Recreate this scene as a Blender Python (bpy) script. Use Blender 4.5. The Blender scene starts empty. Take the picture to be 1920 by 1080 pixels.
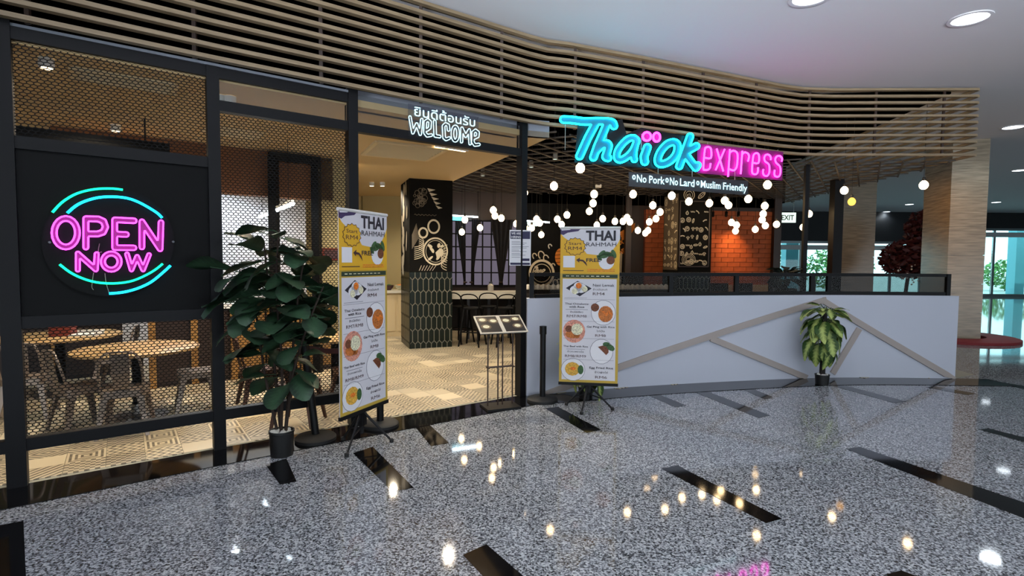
import bpy, math, random
import numpy as np
from mathutils import Vector, Matrix
from mathutils.geometry import tessellate_polygon

SC = bpy.context.scene
COL = SC.collection

# ------------------------------------------------------------------ camera
F_PX, EYE = 1000.0, 1.5
PITCH, ROLL = math.atan(50 / 1000), math.radians(0.40)
CF = Vector((0, math.cos(PITCH), -math.sin(PITCH)))
U0 = Vector((0, math.sin(PITCH), math.cos(PITCH)))
R0 = Vector((1, 0, 0))
CR = R0 * math.cos(ROLL) + U0 * math.sin(ROLL)
CU = U0 * math.cos(ROLL) - R0 * math.sin(ROLL)
CP = Vector((0, 0, EYE))
cam = bpy.data.cameras.new('camera')
cam.sensor_width = 36
cam.lens = 36 * F_PX / 1920
cam.clip_start, cam.clip_end = 0.05, 300
co = bpy.data.objects.new('camera', cam)
COL.objects.link(co)
m = Matrix((CR, CU, -CF)).transposed().to_4x4()
m.translation = CP
co.matrix_world = m
SC.camera = co

# ------------------------------------------------------------------ world, exposure
W = bpy.data.worlds.new('world')
SC.world = W
W.use_nodes = True
bg = W.node_tree.nodes['Background']
bg.inputs[0].default_value = (0.80, 0.92, 1.0, 1)
bg.inputs[1].default_value = 4.2
SC.view_settings.view_transform = 'Standard'
SC.view_settings.look = 'None'
SC.view_settings.gamma = 1
SC.view_settings.use_curve_mapping = False
SC.view_settings.exposure = 0.0
try:
    SC.cycles.max_bounces = 7
    SC.cycles.diffuse_bounces = 3
    SC.cycles.glossy_bounces = 3
    SC.cycles.transmission_bounces = 4
    SC.cycles.transparent_max_bounces = 10
    SC.cycles.caustics_reflective = False
    SC.cycles.caustics_refractive = False
    SC.cycles.sample_clamp_indirect = 4
except Exception:
    pass

BULB_E = 20.0          # filament globes
MALL_LAMP = 62.0       # each mall downlight watts
WARM_LAMP = 105.0       # each warm ceiling lamp in the dining room, watts

# ------------------------------------------------------------------ sight lines: measured directions of the survey
def ray(px, py):
    return CF + CR * ((px - 960) / F_PX) + CU * ((540 - py) / F_PX)
def on_z(px, py, z=0.0):
    d = ray(px, py); t = (z - EYE) / d.z
    return CP + d * t
def on_y(px, py, Y):
    d = ray(px, py); t = Y / d.y
    return CP + d * t

def lin(h):
    if isinstance(h, str):
        h = h.lstrip('#')
        h = [int(h[i:i + 2], 16) / 255 for i in (0, 2, 4)]
        return tuple(c / 12.92 if c <= .04045 else ((c + .055) / 1.055) ** 2.4 for c in h) + (1,)
    return tuple(h) + (1,) if len(h) == 3 else tuple(h)

# ------------------------------------------------------------------ materials
# unseen fill light added behind the viewer to brighten the mall ceiling
def area(loc, power, col, sx, sy, target):
    l = bpy.data.lights.new('ceiling_fill', 'AREA'); l.energy = power; l.color = col; l.shape = 'RECTANGLE'; l.size = sx; l.size_y = sy
    o = bpy.data.objects.new('ceiling_fill', l); COL.objects.link(o); o.location = loc
    o.rotation_euler = (Vector(target) - Vector(loc)).to_track_quat('-Z', 'Y').to_euler()
    return o
CEIL_FILL = 500.0
area((0.5, -2.6, 2.0), CEIL_FILL, (.84, .91, 1), 8, 1.2, (1.6, 0.2, 3.9)).data.spread = math.radians(66)
sun = bpy.data.lights.new('sun', 'SUN'); sun.energy = 4.0; sun.angle = .02; sun.color = (1, .96, .9)
so = bpy.data.objects.new('sun', sun); COL.objects.link(so); so.rotation_euler = (math.radians(38), 0, math.radians(-25))
M = {}
def mat(name, col, rough=.5, metal=0., emit=None, es=0., noise=0., nscale=20., bump=0., spec=.5):
    mt = bpy.data.materials.new(name); mt.use_nodes = True
    nt = mt.node_tree; b = nt.nodes['Principled BSDF']
    c = lin(col)
    b.inputs['Base Color'].default_value = c
    b.inputs['Roughness'].default_value = rough
    b.inputs['Metallic'].default_value = metal
    b.inputs['Specular IOR Level'].default_value = spec
    if emit is not None:
        b.inputs['Emission Color'].default_value = lin(emit)
        b.inputs['Emission Strength'].default_value = es
    if noise or bump:
        tc = nt.nodes.new('ShaderNodeTexCoord'); n = nt.nodes.new('ShaderNodeTexNoise')
        n.inputs['Scale'].default_value = nscale; n.inputs['Detail'].default_value = 4
        nt.links.new(tc.outputs['Object'], n.inputs['Vector'])
        if noise:
            r = nt.nodes.new('ShaderNodeValToRGB')
            r.color_ramp.elements[0].position = .3; r.color_ramp.elements[1].position = .7
            r.color_ramp.elements[0].color = tuple(x * (1 - noise) for x in c[:3]) + (1,)
            r.color_ramp.elements[1].color = tuple(min(1, x * (1 + noise)) for x in c[:3]) + (1,)
            nt.links.new(n.outputs['Fac'], r.inputs[0]); nt.links.new(r.outputs[0], b.inputs['Base Color'])
        if bump:
            bp = nt.nodes.new('ShaderNodeBump'); bp.inputs['Strength'].default_value = bump
            bp.inputs['Distance'].default_value = .01
            nt.links.new(n.outputs['Fac'], bp.inputs['Height']); nt.links.new(bp.outputs[0], b.inputs['Normal'])
    M[name] = mt
    return mt

def emis(name, col, s):
    mt = bpy.data.materials.new(name); mt.use_nodes = True
    nt = mt.node_tree; nt.nodes.clear()
    e = nt.nodes.new('ShaderNodeEmission'); o = nt.nodes.new('ShaderNodeOutputMaterial')
    e.inputs[0].default_value = lin(col); e.inputs[1].default_value = s
    nt.links.new(e.outputs[0], o.inputs[0]); M[name] = mt
    return mt

def glass(name, tint, refl=.06, rough=.02, dim=.9):
    mt = bpy.data.materials.new(name); mt.use_nodes = True
    nt = mt.node_tree; nt.nodes.clear()
    o = nt.nodes.new('ShaderNodeOutputMaterial'); mx = nt.nodes.new('ShaderNodeMixShader')
    t = nt.nodes.new('ShaderNodeBsdfTransparent'); g = nt.nodes.new('ShaderNodeBsdfGlossy')
    fr = nt.nodes.new('ShaderNodeFresnel'); fr.inputs[0].default_value = 1.35
    t.inputs[0].default_value = lin(tint); g.inputs['Roughness'].default_value = rough
    g.inputs[0].default_value = (dim, dim, dim, 1)
    nt.links.new(fr.outputs[0], mx.inputs[0]); nt.links.new(t.outputs[0], mx.inputs[1])
    nt.links.new(g.outputs[0], mx.inputs[2]); nt.links.new(mx.outputs[0], o.inputs[0]); M[name] = mt
    return mt

def N(nt, kind, **kw):
    n = nt.nodes.new(kind)
    for k, v in kw.items():
        setattr(n, k, v)
    return n
def math_node(nt, op, a, b=None):
    n = N(nt, 'ShaderNodeMath', operation=op)
    for i, v in enumerate((a, b)):
        if v is None: continue
        if isinstance(v, (int, float)): n.inputs[i].default_value = v
        else: nt.links.new(v, n.inputs[i])
    return n.outputs[0]

def granite():
    mt = mat('granite', '#8c8d92', .05, spec=.5); nt = mt.node_tree; b = nt.nodes['Principled BSDF']
    tc = N(nt, 'ShaderNodeTexCoord')
    n1 = N(nt, 'ShaderNodeTexNoise'); n1.inputs['Scale'].default_value = 85; n1.inputs['Detail'].default_value = 3
    n1.inputs['Roughness'].default_value = .6
    v = N(nt, 'ShaderNodeTexVoronoi'); v.inputs['Scale'].default_value = 100
    for n in (n1, v): nt.links.new(tc.outputs['Object'], n.inputs['Vector'])
    sep = N(nt, 'ShaderNodeSeparateColor'); nt.links.new(v.outputs['Color'], sep.inputs[0])
    a = math_node(nt, 'MULTIPLY', sep.outputs[0], .35)
    a = math_node(nt, 'ADD', a, math_node(nt, 'MULTIPLY', n1.outputs['Fac'], .9))
    r = N(nt, 'ShaderNodeValToRGB'); cr = r.color_ramp
    cr.elements[0].position = .44; cr.elements[0].color = lin('#2c2d30')
    cr.elements[1].position = .80; cr.elements[1].color = lin('#b2b5b8')
    e = cr.elements.new(.55); e.color = lin('#5b5d62')
    e = cr.elements.new(.66); e.color = lin('#868a8f')
    nt.links.new(a, r.inputs[0]); nt.links.new(r.outputs[0], b.inputs['Base Color'])
granite()

def travertine():
    mt = mat('travertine', '#b9a98a', .25); nt = mt.node_tree; b = nt.nodes['Principled BSDF']
    tc = N(nt, 'ShaderNodeTexCoord'); mp = N(nt, 'ShaderNodeMapping')
    mp.inputs['Scale'].default_value = (1.2, 1.2, 16)
    n1 = N(nt, 'ShaderNodeTexNoise'); n1.inputs['Scale'].default_value = 2.2; n1.inputs['Detail'].default_value = 6
    nt.links.new(tc.outputs['Object'], mp.inputs[0]); nt.links.new(mp.outputs[0], n1.inputs['Vector'])
    r = N(nt, 'ShaderNodeValToRGB'); cr = r.color_ramp
    cr.elements[0].position = .3; cr.elements[0].color = lin('#74695a')
    cr.elements[1].position = .7; cr.elements[1].color = lin('#9d917d')
    nt.links.new(n1.outputs['Fac'], r.inputs[0]); nt.links.new(r.outputs[0], b.inputs['Base Color'])
travertine()

def wood(name, c0, c1, rough=.4, sc=(2, 30, 30)):
    mt = mat(name, c0, rough); nt = mt.node_tree; b = nt.nodes['Principled BSDF']
    tc = N(nt, 'ShaderNodeTexCoord'); mp = N(nt, 'ShaderNodeMapping'); mp.inputs['Scale'].default_value = sc
    n1 = N(nt, 'ShaderNodeTexNoise'); n1.inputs['Scale'].default_value = 1.5; n1.inputs['Detail'].default_value = 5
    nt.links.new(tc.outputs['Object'], mp.inputs[0]); nt.links.new(mp.outputs[0], n1.inputs['Vector'])
    r = N(nt, 'ShaderNodeValToRGB'); cr = r.color_ramp
    cr.elements[0].position = .35; cr.elements[0].color = lin(c0)
    cr.elements[1].position = .65; cr.elements[1].color = lin(c1)
    nt.links.new(n1.outputs['Fac'], r.inputs[0]); nt.links.new(r.outputs[0], b.inputs['Base Color'])

TILE = .24
def encaustic(name, joined):
    mt = mat(name, '#c3ad86', .35); nt = mt.node_tree; b = nt.nodes['Principled BSDF']
    tc = N(nt, 'ShaderNodeTexCoord')
    dv = N(nt, 'ShaderNodeVectorMath', operation='SCALE'); dv.inputs['Scale'].default_value = 1 / TILE
    nt.links.new(tc.outputs['Object'], dv.inputs[0])
    if joined:
        fl = N(nt, 'ShaderNodeVectorMath', operation='FLOOR'); nt.links.new(dv.outputs[0], fl.inputs[0])
        wn = N(nt, 'ShaderNodeTexWhiteNoise', noise_dimensions='2D'); nt.links.new(fl.outputs[0], wn.inputs['Vector'])
        rnd = wn.outputs['Value']
        fr = N(nt, 'ShaderNodeVectorMath', operation='FRACTION'); nt.links.new(dv.outputs[0], fr.inputs[0])
        sub = N(nt, 'ShaderNodeVectorMath', operation='SUBTRACT'); sub.inputs[1].default_value = (.5, .5, 0)
        nt.links.new(fr.outputs[0], sub.inputs[0]); vec = sub.outputs[0]
    else:
        oi = N(nt, 'ShaderNodeObjectInfo'); rnd = oi.outputs['Random']; vec = dv.outputs[0]
    sp = N(nt, 'ShaderNodeSeparateXYZ'); nt.links.new(vec, sp.inputs[0])
    u, v = sp.outputs[0], sp.outputs[1]
    au, av = math_node(nt, 'ABSOLUTE', u), math_node(nt, 'ABSOLUTE', v)
    fr = lambda x: math_node(nt, 'FRACT', x)
    half = lambda x: math_node(nt, 'GREATER_THAN', x, .5)
    mul = lambda x, k: math_node(nt, 'MULTIPLY', x, k)
    add = lambda x, y: math_node(nt, 'ADD', x, y)
    pats = [half(fr(mul(add(u, v), 4))),
            half(fr(mul(math_node(nt, 'MAXIMUM', au, av), 7))),
            half(fr(mul(math_node(nt, 'SQRT', add(math_node(nt, 'MULTIPLY', u, u), math_node(nt, 'MULTIPLY', v, v))), 6.5))),
            half(fr(mul(add(au, av), 4.5))),
            math_node(nt, 'COMPARE', half(fr(mul(u, 4))), half(fr(mul(v, 4)))),
            half(fr(add(mul(u, 4), mul(math_node(nt, 'PINGPONG', v, .17), 5))))]
    pats[4].node.inputs[2].default_value = .1
    # choose by random: thresholds
    cur = None
    ths = [0.0, .14, .28, .42, .56, .70]
    base = N(nt, 'ShaderNodeValue'); base.outputs[0].default_value = 0.
    cur = base.outputs[0]
    for p, t in zip(pats, ths):
        inr = math_node(nt, 'MULTIPLY', math_node(nt, 'GREATER_THAN', rnd, t), math_node(nt, 'LESS_THAN', rnd, t + .135))
        cur = add(cur, math_node(nt, 'MULTIPLY', p, inr))
    nz = N(nt, 'ShaderNodeTexNoise'); nz.inputs['Scale'].default_value = 30
    nt.links.new(tc.outputs['Object'], nz.inputs['Vector'])
    cur = math_node(nt, 'MULTIPLY', cur, math_node(nt, 'ADD', math_node(nt, 'MULTIPLY', nz.outputs['Fac'], .6), .45))
    r = N(nt, 'ShaderNodeValToRGB'); cr = r.color_ramp
    cr.elements[0].color = lin('#cdbfa3'); cr.elements[1].color = lin('#2a221a')
    nt.links.new(cur, r.inputs[0])
    hue = N(nt, 'ShaderNodeHueSaturation')
    k = math_node(nt, 'ADD', math_node(nt, 'MULTIPLY', fr(mul(rnd, 37.7)), .35), .8)
    nt.links.new(k, hue.inputs['Value']); nt.links.new(r.outputs[0], hue.inputs['Color'])
    nt.links.new(hue.outputs[0], b.inputs['Base Color'])
encaustic('encaustic_tile', False); encaustic('encaustic_field', True)

def leafmat(name, edge, mid, sc=9.):
    mt = mat(name, edge, .5, spec=.3); nt = mt.node_tree; b = nt.nodes['Principled BSDF']
    tc = N(nt, 'ShaderNodeTexCoord'); sp = N(nt, 'ShaderNodeSeparateXYZ'); nt.links.new(tc.outputs['Object'], sp.inputs[0])
    ay = math_node(nt, 'ABSOLUTE', sp.outputs[1])
    rib = math_node(nt, 'FRACT', math_node(nt, 'MULTIPLY', math_node(nt, 'SUBTRACT', sp.outputs[0], math_node(nt, 'MULTIPLY', ay, .8)), 30))
    nz = N(nt, 'ShaderNodeTexNoise'); nz.inputs['Scale'].default_value = 25
    nt.links.new(tc.outputs['Object'], nz.inputs['Vector'])
    cur = math_node(nt, 'MULTIPLY', ay, sc)
    cur = math_node(nt, 'ADD', cur, math_node(nt, 'MULTIPLY', nz.outputs['Fac'], .5))
    cur = math_node(nt, 'ADD', cur, math_node(nt, 'MULTIPLY', math_node(nt, 'LESS_THAN', rib, .25), -.15))
    r = N(nt, 'ShaderNodeValToRGB'); cr = r.color_ramp
    cr.elements[0].position = .3; cr.elements[0].color = lin(mid)
    cr.elements[1].position = .75; cr.elements[1].color = lin(edge)
    nt.links.new(cur, r.inputs[0]); nt.links.new(r.outputs[0], b.inputs['Base Color'])

for a in [('black_steel', '#0b0b0e', .5, 0., None, 0, 0, 20, 0, .2), ('matte_black', '#060607', .6, 0., None, 0, 0, 20, 0, .15), ('board_black', '#060607', .5, 0., None, 0, 0, 20, 0, .12),
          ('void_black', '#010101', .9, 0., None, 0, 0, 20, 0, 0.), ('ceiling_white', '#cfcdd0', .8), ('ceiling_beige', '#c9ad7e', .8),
          ('wall_white', '#c3c6d2', .7), ('trim_beige', '#a69b95', .6), ('trim_grey', '#7c808a', .6), ('kerb_black', '#0c0c0e', .06),
          ('wall_cream', '#ab9d74', .8), ('soffit_brown', '#74461f', .7), ('dark_wood', '#2a1a12', .5),
          ('rubber', '#101010', .7), ('plastic_black', '#0c0c0e', .45, 0., None, 0, 0, 20, 0, .25), ('belt_red', '#3a1414', .7),
          ('stand_brown', '#2b1510', .4), ('white_plain', '#dcdad6', .6), ('pebble', '#d8d4cc', .6),
          ('banner_white', '#d7d4da', .5), ('banner_back', '#b8b49a', .5), ('ink_dark', '#1d1a26', .6), ('ink_brown', '#3d1f22', .6),
          ('ink_yellow', '#d9a71e', .55), ('ink_gold', '#b99a3a', .55), ('ink_green', '#1d3320', .6), ('ink_purple', '#3a2a55', .6),
          ('ink_red', '#b5402c', .6), ('ink_orange', '#d9731e', .6, 0., None, 0, .45, 90), ('ink_grey', '#7d7b86', .6), ('ink_white', '#e8e6ea', .6),
          ('ink_leaf', '#35582f', .6, 0., None, 0, .45, 90), ('ink_cream', '#e2d6b6', .6, 0., None, 0, .45, 90), ('ink_food', '#b5672a', .6, 0., None, 0, .45, 90), ('ink_meat', '#6b3a20', .6, 0., None, 0, .45, 90),
          ('ink_pink', '#cf8c78', .6, 0., None, 0, .45, 90), ('ink_rice', '#cf9f3c', .6, 0., None, 0, .4, 90), ('ink_navy', '#232046', .6),
          ('chalk', '#c9bda6', .9), ('chalk_dim', '#7d7365', .9), ('chalkboard', '#070605', .8, 0., None, 0, 0, 20, 0, .15), ('chalkboard_light', '#4a4136', .7),
          ('orange_paint', '#c4731f', .8),
          ('grout', '#8d8a7c', .9), ('tile_green', '#08130e', .3, 0., None, 0, 0, 20, 0, .3), ('brick_orange', '#9a4a20', .75, 0., None, 0, .25, 6), ('mortar', '#5c2611', .9),
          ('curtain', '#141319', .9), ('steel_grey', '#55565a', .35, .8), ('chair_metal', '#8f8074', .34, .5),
          ('bronze_metal', '#4d3226', .4, .4), ('table_steel', '#8c8a88', .3, .9), ('stone_white', '#d9d5c9', .4),
          ('bench_wood', '#a98a5a', .6), ('pot_black', '#0b0b0c', .4), ('trunk', '#2b1d15', .8), ('trunk_dark', '#17100d', .8),
          ('red_mat', '#7a1c22', .7), ('red_leaf', '#3a0a12', .6), ('dark_leaf', '#0f1a10', .6), ('hedge_leaf', '#5d8a4a', .7),
          ('teal_paint', '#5b98a4', .5), ('fascia_dark', '#101418', .6), ('far_white', '#b9c2c4', .6), ('alu', '#7e8b8f', .35, .6),
          ('outside_paving', '#9fa5a0', .8), ('slat_clip', '#8a857c', .5), ('vent_cream', '#d8c39a', .7),
          ('menu_photo', '#6b5a44', .35), ('menu_photo_dark', '#2a2220', .35), ('menu_page', '#c9c0b0', .35),
          ('bulb_cap', '#151310', .5), ('cloth_red', '#6a2617', .8), ('jar_glass', '#b9b4ab', .15),
          ('acrylic_glow_teal', '#0a5f72', .4), ('acrylic_glow_pink', '#6a0c5c', .5), ('sofa_dark', '#1a1412', .7)]:  # pink and teal plates: tube glow put into the base colour
    mat(*a)
wood('slat_wood', '#7a684f', '#8d7a5f', .5, (3, 3, 40))
wood('table_wood', '#a08053', '#b99a6c', .35, (18, 2, 18))
wood('counter_wood', '#7d5a2c', '#a37a40', .45, (14, 14, 2))
wood('lattice_wood', '#2c251e', '#3b3128', .7, (3, 3, 3))
leafmat('fig_leaf', '#1c2c20', '#2f4a33', 7.)
leafmat('pale_leaf', '#2f4a1c', '#a8b767', 16.)
emis('bulb_glow', '#ffd9a3', BULB_E)
emis('bulb_amber', '#ffb84a', 3.0)
emis('lamp_cool', '#eaf6ff', 9.0)
emis('lamp_warm', '#ffdfae', 12.0)
emis('tube_cool', '#dff2ff', 26.0)
emis('neon_pink', '#ff3df0', 5.5)
emis('neon_magenta', '#ff2fd6', 11.0)
emis('neon_cyan', '#12dcff', 10.0)
emis('neon_green', '#12e890', 4.0)
emis('neon_blue', '#15c8ff', 5.0)
emis('neon_white', '#c4f2ff', 2.0)
emis('screen_cool', '#6fd8e6', 2.2)
emis('sign_lit', '#e9fff2', 1.2)
emis('window_dusk', '#948a9c', 0.5)
glass('clear_glass', '#f2f4f4'); glass('tinted_glass', '#c2c2c4', dim=.12); glass('far_glass', '#d3efef')
glass('acrylic_clear', '#e8e8ee')

# ------------------------------------------------------------------ objects
MW = {}
def reg(o, mtx): MW[o.name] = mtx
def thing(name, label, cat, loc=(0, 0, 0), rz=0., group=None, kind=None):
    o = bpy.data.objects.new(name, None); COL.objects.link(o)
    o.empty_display_size = .1
    o.location = loc; o.rotation_euler = (0, 0, rz)
    if label: o['label'] = label
    if cat: o['category'] = cat
    if group: o['group'] = group
    if kind: o['kind'] = kind
    reg(o, Matrix.Translation(Vector(loc)) @ Matrix.Rotation(rz, 4, 'Z'))
    return o
def link(name, me, parent=None, label=None, kind=None, loc=None, rot=None, scale=None):
    o = bpy.data.objects.new(name, me); COL.objects.link(o)
    if parent is not None:
        o.parent = parent; reg(o, MW[parent.name])
    else: reg(o, Matrix())
    if loc is not None: o.location = loc
    if rot is not None: o.rotation_euler = rot
    if scale is not None: o.scale = scale
    if label: o['label'] = label
    if kind: o['kind'] = kind
    return o

class MB:
    def __init__(s): s.v = []; s.f = []
    def add(s, vs, fs):
        n = len(s.v); s.v += [tuple(v) for v in vs]; s.f += [tuple(i + n for i in f) for f in fs]; return s
    def box(s, c, d, mtx=None):
        x, y, z = d[0] / 2, d[1] / 2, d[2] / 2
        vs = [Vector((a * x, b * y, e * z)) for e in (-1, 1) for b in (-1, 1) for a in (-1, 1)]
        if mtx is not None: vs = [mtx @ v for v in vs]
        c = Vector(c); vs = [v + c for v in vs]
        return s.add(vs, [(0, 2, 3, 1), (4, 5, 7, 6), (0, 1, 5, 4), (2, 6, 7, 3), (0, 4, 6, 2), (1, 3, 7, 5)])
    def bar(s, a, b, w, h, up=(0, 0, 1)):
        a, b = Vector(a), Vector(b); d = (b - a).normalized(); up = Vector(up)
        if abs(d.dot(up)) > .98: up = Vector((0, 1, 0))
        sd = d.cross(up).normalized(); u2 = sd.cross(d)
        vs = [p + sd * (i * w / 2) + u2 * (j * h / 2) for p in (a, b) for j in (-1, 1) for i in (-1, 1)]
        return s.add(vs, [(0, 1, 3, 2), (4, 6, 7, 5), (0, 4, 5, 1), (2, 3, 7, 6), (0, 2, 6, 4), (1, 5, 7, 3)])
    def tube(s, pts, r, n=6, closed=False, r2=None):
        pts = [Vector(p) for p in pts]; k = len(pts); rings = []
        prev = None
        for i, p in enumerate(pts):
            if closed: t = pts[(i + 1) % k] - pts[i - 1]
            else: t = pts[min(i + 1, k - 1)] - pts[max(i - 1, 0)]
            if t.length < 1e-9: t = Vector((0, 0, 1))
            t.normalize()
            if prev is None:
                a = Vector((0, 0, 1)) if abs(t.z) < .9 else Vector((1, 0, 0))
                nn = (a - t * a.dot(t)).normalized()
            else:
                nn = prev - t * prev.dot(t)
                nn = nn.normalized() if nn.length > 1e-6 else prev
            prev = nn; bb = t.cross(nn)
            rr = r if r2 is None else r + (r2 - r) * i / max(1, k - 1)
            rings.append([p + (nn * math.cos(2 * math.pi * j / n) + bb * math.sin(2 * math.pi * j / n)) * rr for j in range(n)])
        vs = [v for rg in rings for v in rg]; fs = []
        for i in range(k if closed else k - 1):
            i2 = (i + 1) % k
            for j in range(n):
                fs.append((i * n + j, i * n + (j + 1) % n, i2 * n + (j + 1) % n, i2 * n + j))
        if not closed:
            fs.append(tuple(range(n))[::-1]); fs.append(tuple((k - 1) * n + j for j in range(n)))
        return s.add(vs, fs)
    def lathe(s, prof, n=20, c=(0, 0, 0), cap=True):
        c = Vector(c); vs = []; fs = []
        for r, z in prof:
            for j in range(n):
                a = 2 * math.pi * j / n; vs.append(c + Vector((r * math.cos(a), r * math.sin(a), z)))
        for i in range(len(prof) - 1):
            for j in range(n):
                fs.append((i * n + j, i * n + (j + 1) % n, (i + 1) * n + (j + 1) % n, (i + 1) * n + j))
        if cap and prof[0][0] > 1e-6: fs.append(tuple(range(n))[::-1])
        if cap and prof[-1][0] > 1e-6: fs.append(tuple((len(prof) - 1) * n + j for j in range(n)))
        return s.add(vs, fs)
    def prism(s, poly, z0, z1):
        """poly: plan outline, counter-clockwise"""
        k = len(poly); A = sum(poly[i][0] * poly[(i + 1) % k][1] - poly[(i + 1) % k][0] * poly[i][1] for i in range(k))
        if A < 0: poly = poly[::-1]
        vs = [(p[0], p[1], z0) for p in poly] + [(p[0], p[1], z1) for p in poly]
        tris = tessellate_polygon([[Vector((p[0], p[1], 0)) for p in poly]])
        fs = []
        for t in tris:
            a, b, c = [Vector(poly[i]) for i in t]
            if (b - a).cross(c - a) < 0: t = t[::-1]
            fs.append(tuple(i + k for i in t)); fs.append(tuple(t)[::-1])
        fs += [(i, (i + 1) % k, (i + 1) % k + k, i + k) for i in range(k)]
        return s.add(vs, fs)
    def flat(s, loops, fn):
        """filled 2-D loops (with holes) mapped by fn(x, y)"""
        allp = [p for l in loops for p in l]
        tris = tessellate_polygon([[Vector((p[0], p[1], 0)) for p in l] for l in loops])
        return s.add([fn(*p) for p in allp], [tuple(t) for t in tris])
    def build(s, name, mt, parent=None, smooth=False, label=None, kind=None, world=False, doublesided=True):
        me = bpy.data.meshes.new(name)
        vs = s.v
        if world and parent is not None:
            inv = MW[parent.name].inverted(); vs = [tuple(inv @ Vector(v)) for v in vs]
        me.from_pydata(vs, [], s.f); me.update()
        if mt: me.materials.append(M[mt] if isinstance(mt, str) else mt)
        if smooth:
            for p in me.polygons: p.use_smooth = True
            try: me.set_sharp_from_angle(angle=math.radians(40))
            except Exception: pass
        return link(name, me, parent, label, kind)

def struct(name, mb, mt, smooth=False, label=None):
    o = mb.build(name, mt, smooth=smooth); o['kind'] = 'structure'
    if label: o['label'] = label
    return o
def tag(o, label, cat, group=None):
    o['label'] = label; o['category'] = cat
    if group: o['group'] = group
    return o
def copy_thing(src, loc, rz, label=None, group=None):
    r = src.copy(); COL.objects.link(r); r.location = loc; r.rotation_euler = (0, 0, rz)
    reg(r, Matrix.Translation(Vector(loc)) @ Matrix.Rotation(rz, 4, 'Z'))
    if label: r['label'] = label
    if group: r['group'] = group
    for ch in list(src.children):
        c = ch.copy(); COL.objects.link(c); c.parent = r; reg(c, MW[r.name])
        for g in list(ch.children):
            d = g.copy(); COL.objects.link(d); d.parent = c
    return r

_tc = {}
def text_geo(body, bold=0.):
    """outline-font text as flat mesh data scaled to unit cap height, left aligned"""
    key = (body, bold)
    if key in _tc: return _tc[key]
    c = bpy.data.curves.new('lettering', 'FONT'); c.body = body; c.offset = bold; c.resolution_u = 2
    o = bpy.data.objects.new('lettering', c); COL.objects.link(o)
    dg = bpy.context.evaluated_depsgraph_get(); ev = o.evaluated_get(dg); me = ev.to_mesh()
    vs = [(v.co.x, v.co.y) for v in me.vertices]; fs = [tuple(p.vertices) for p in me.polygons]
    ev.to_mesh_clear(); bpy.data.objects.remove(o); bpy.data.curves.remove(c)
    x0 = min(v[0] for v in vs); x1 = max(v[0] for v in vs)
    vs = [((x - x0), y / .7) for x, y in vs]
    _tc[key] = (vs, fs, x1 - x0)
    return _tc[key]
def text_into(mb, body, fn, x, y, w, h, bold=0., align='l'):
    """text at baseline (x, y); w = full width, h = cap height; fn maps plane to space"""
    vs, fs, wd = text_geo(body, bold)
    if w is None: w = wd * h / .7
    if align == 'c': x -= w / 2
    if align == 'r': x -= w
    mb.add([fn(x + vx / wd * w, y + vy * h) for vx, vy in vs], fs)

# iso-contours round brush strokes: neon tubes that follow the outline of each letter
def contours(strokes, half, step):
    """strokes: list of point lists; returns closed loops at distance half from the strokes"""
    P = np.array([p for s in strokes for p in s], float)
    lo = P.min(0) - half * 1.6 - 2 * step; hi = P.max(0) + half * 1.6 + 2 * step
    nx, ny = int((hi[0] - lo[0]) / step) + 2, int((hi[1] - lo[1]) / step) + 2
    X, Y = np.meshgrid(lo[0] + np.arange(nx) * step, lo[1] + np.arange(ny) * step, indexing='ij')
    D = np.full(X.shape, 1e9)
    for s in strokes:
        for (ax, ay), (bx, by) in zip(s[:-1], s[1:]):
            dx, dy = bx - ax, by - ay; L = dx * dx + dy * dy + 1e-12
            t = np.clip(((X - ax) * dx + (Y - ay) * dy) / L, 0, 1)
            D = np.minimum(D, np.hypot(X - ax - t * dx, Y - ay - t * dy))
    D -= half
    seg = {}
    def ip(i, j, k, l):
        a, b = D[i, j], D[k, l]; t = a / (a - b)
        return (X[i, j] + (X[k, l] - X[i, j]) * t, Y[i, j] + (Y[k, l] - Y[i, j]) * t)
    pts = {}
    nxt = {}
    S = D < 0
    ii, jj = np.nonzero(~((S[:-1, :-1] == S[1:, :-1]) & (S[:-1, :-1] == S[:-1, 1:]) & (S[:-1, :-1] == S[1:, 1:])))
    for i, j in zip(ii, jj):
        cs = [(i, j), (i + 1, j), (i + 1, j + 1), (i, j + 1)]
        ent = []
        for q in range(4):
            a, b = cs[q], cs[(q + 1) % 4]
            if S[a] != S[b]:
                e = (min(a, b), max(a, b)); pts[e] = ip(*a, *b); ent.append((e, S[a]))
        outs = [e for e, si in ent if si]; ins = [e for e, si in ent if not si]
        for a, b in zip(outs, ins): nxt[a] = b
    loops = []
    while nxt:
        st = next(iter(nxt)); lp = []; cur = st
        while cur in nxt:
            lp.append(pts[cur]); cur = nxt.pop(cur)
        if len(lp) > 6: loops.append(lp[::2])
    return loops
def smooth_path(pts, n=4, closed=False):
    k = len(pts); out = []
    rng = range(k if closed else k - 1)
    g = (lambda i: pts[i % k]) if closed else (lambda i: pts[max(0, min(k - 1, i))])
    for i in rng:
        p0, p1, p2, p3 = [np.array(g(i + d), float) for d in (-1, 0, 1, 2)]
        for q in range(n):
            t = q / n
            out.append(tuple(.5 * (2 * p1 + (p2 - p0) * t + (2 * p0 - 5 * p1 + 4 * p2 - p3) * t * t + (3 * p1 - p0 - 3 * p2 + p3) * t ** 3)))
    if not closed: out.append(tuple(pts[-1]))
    return out

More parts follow.
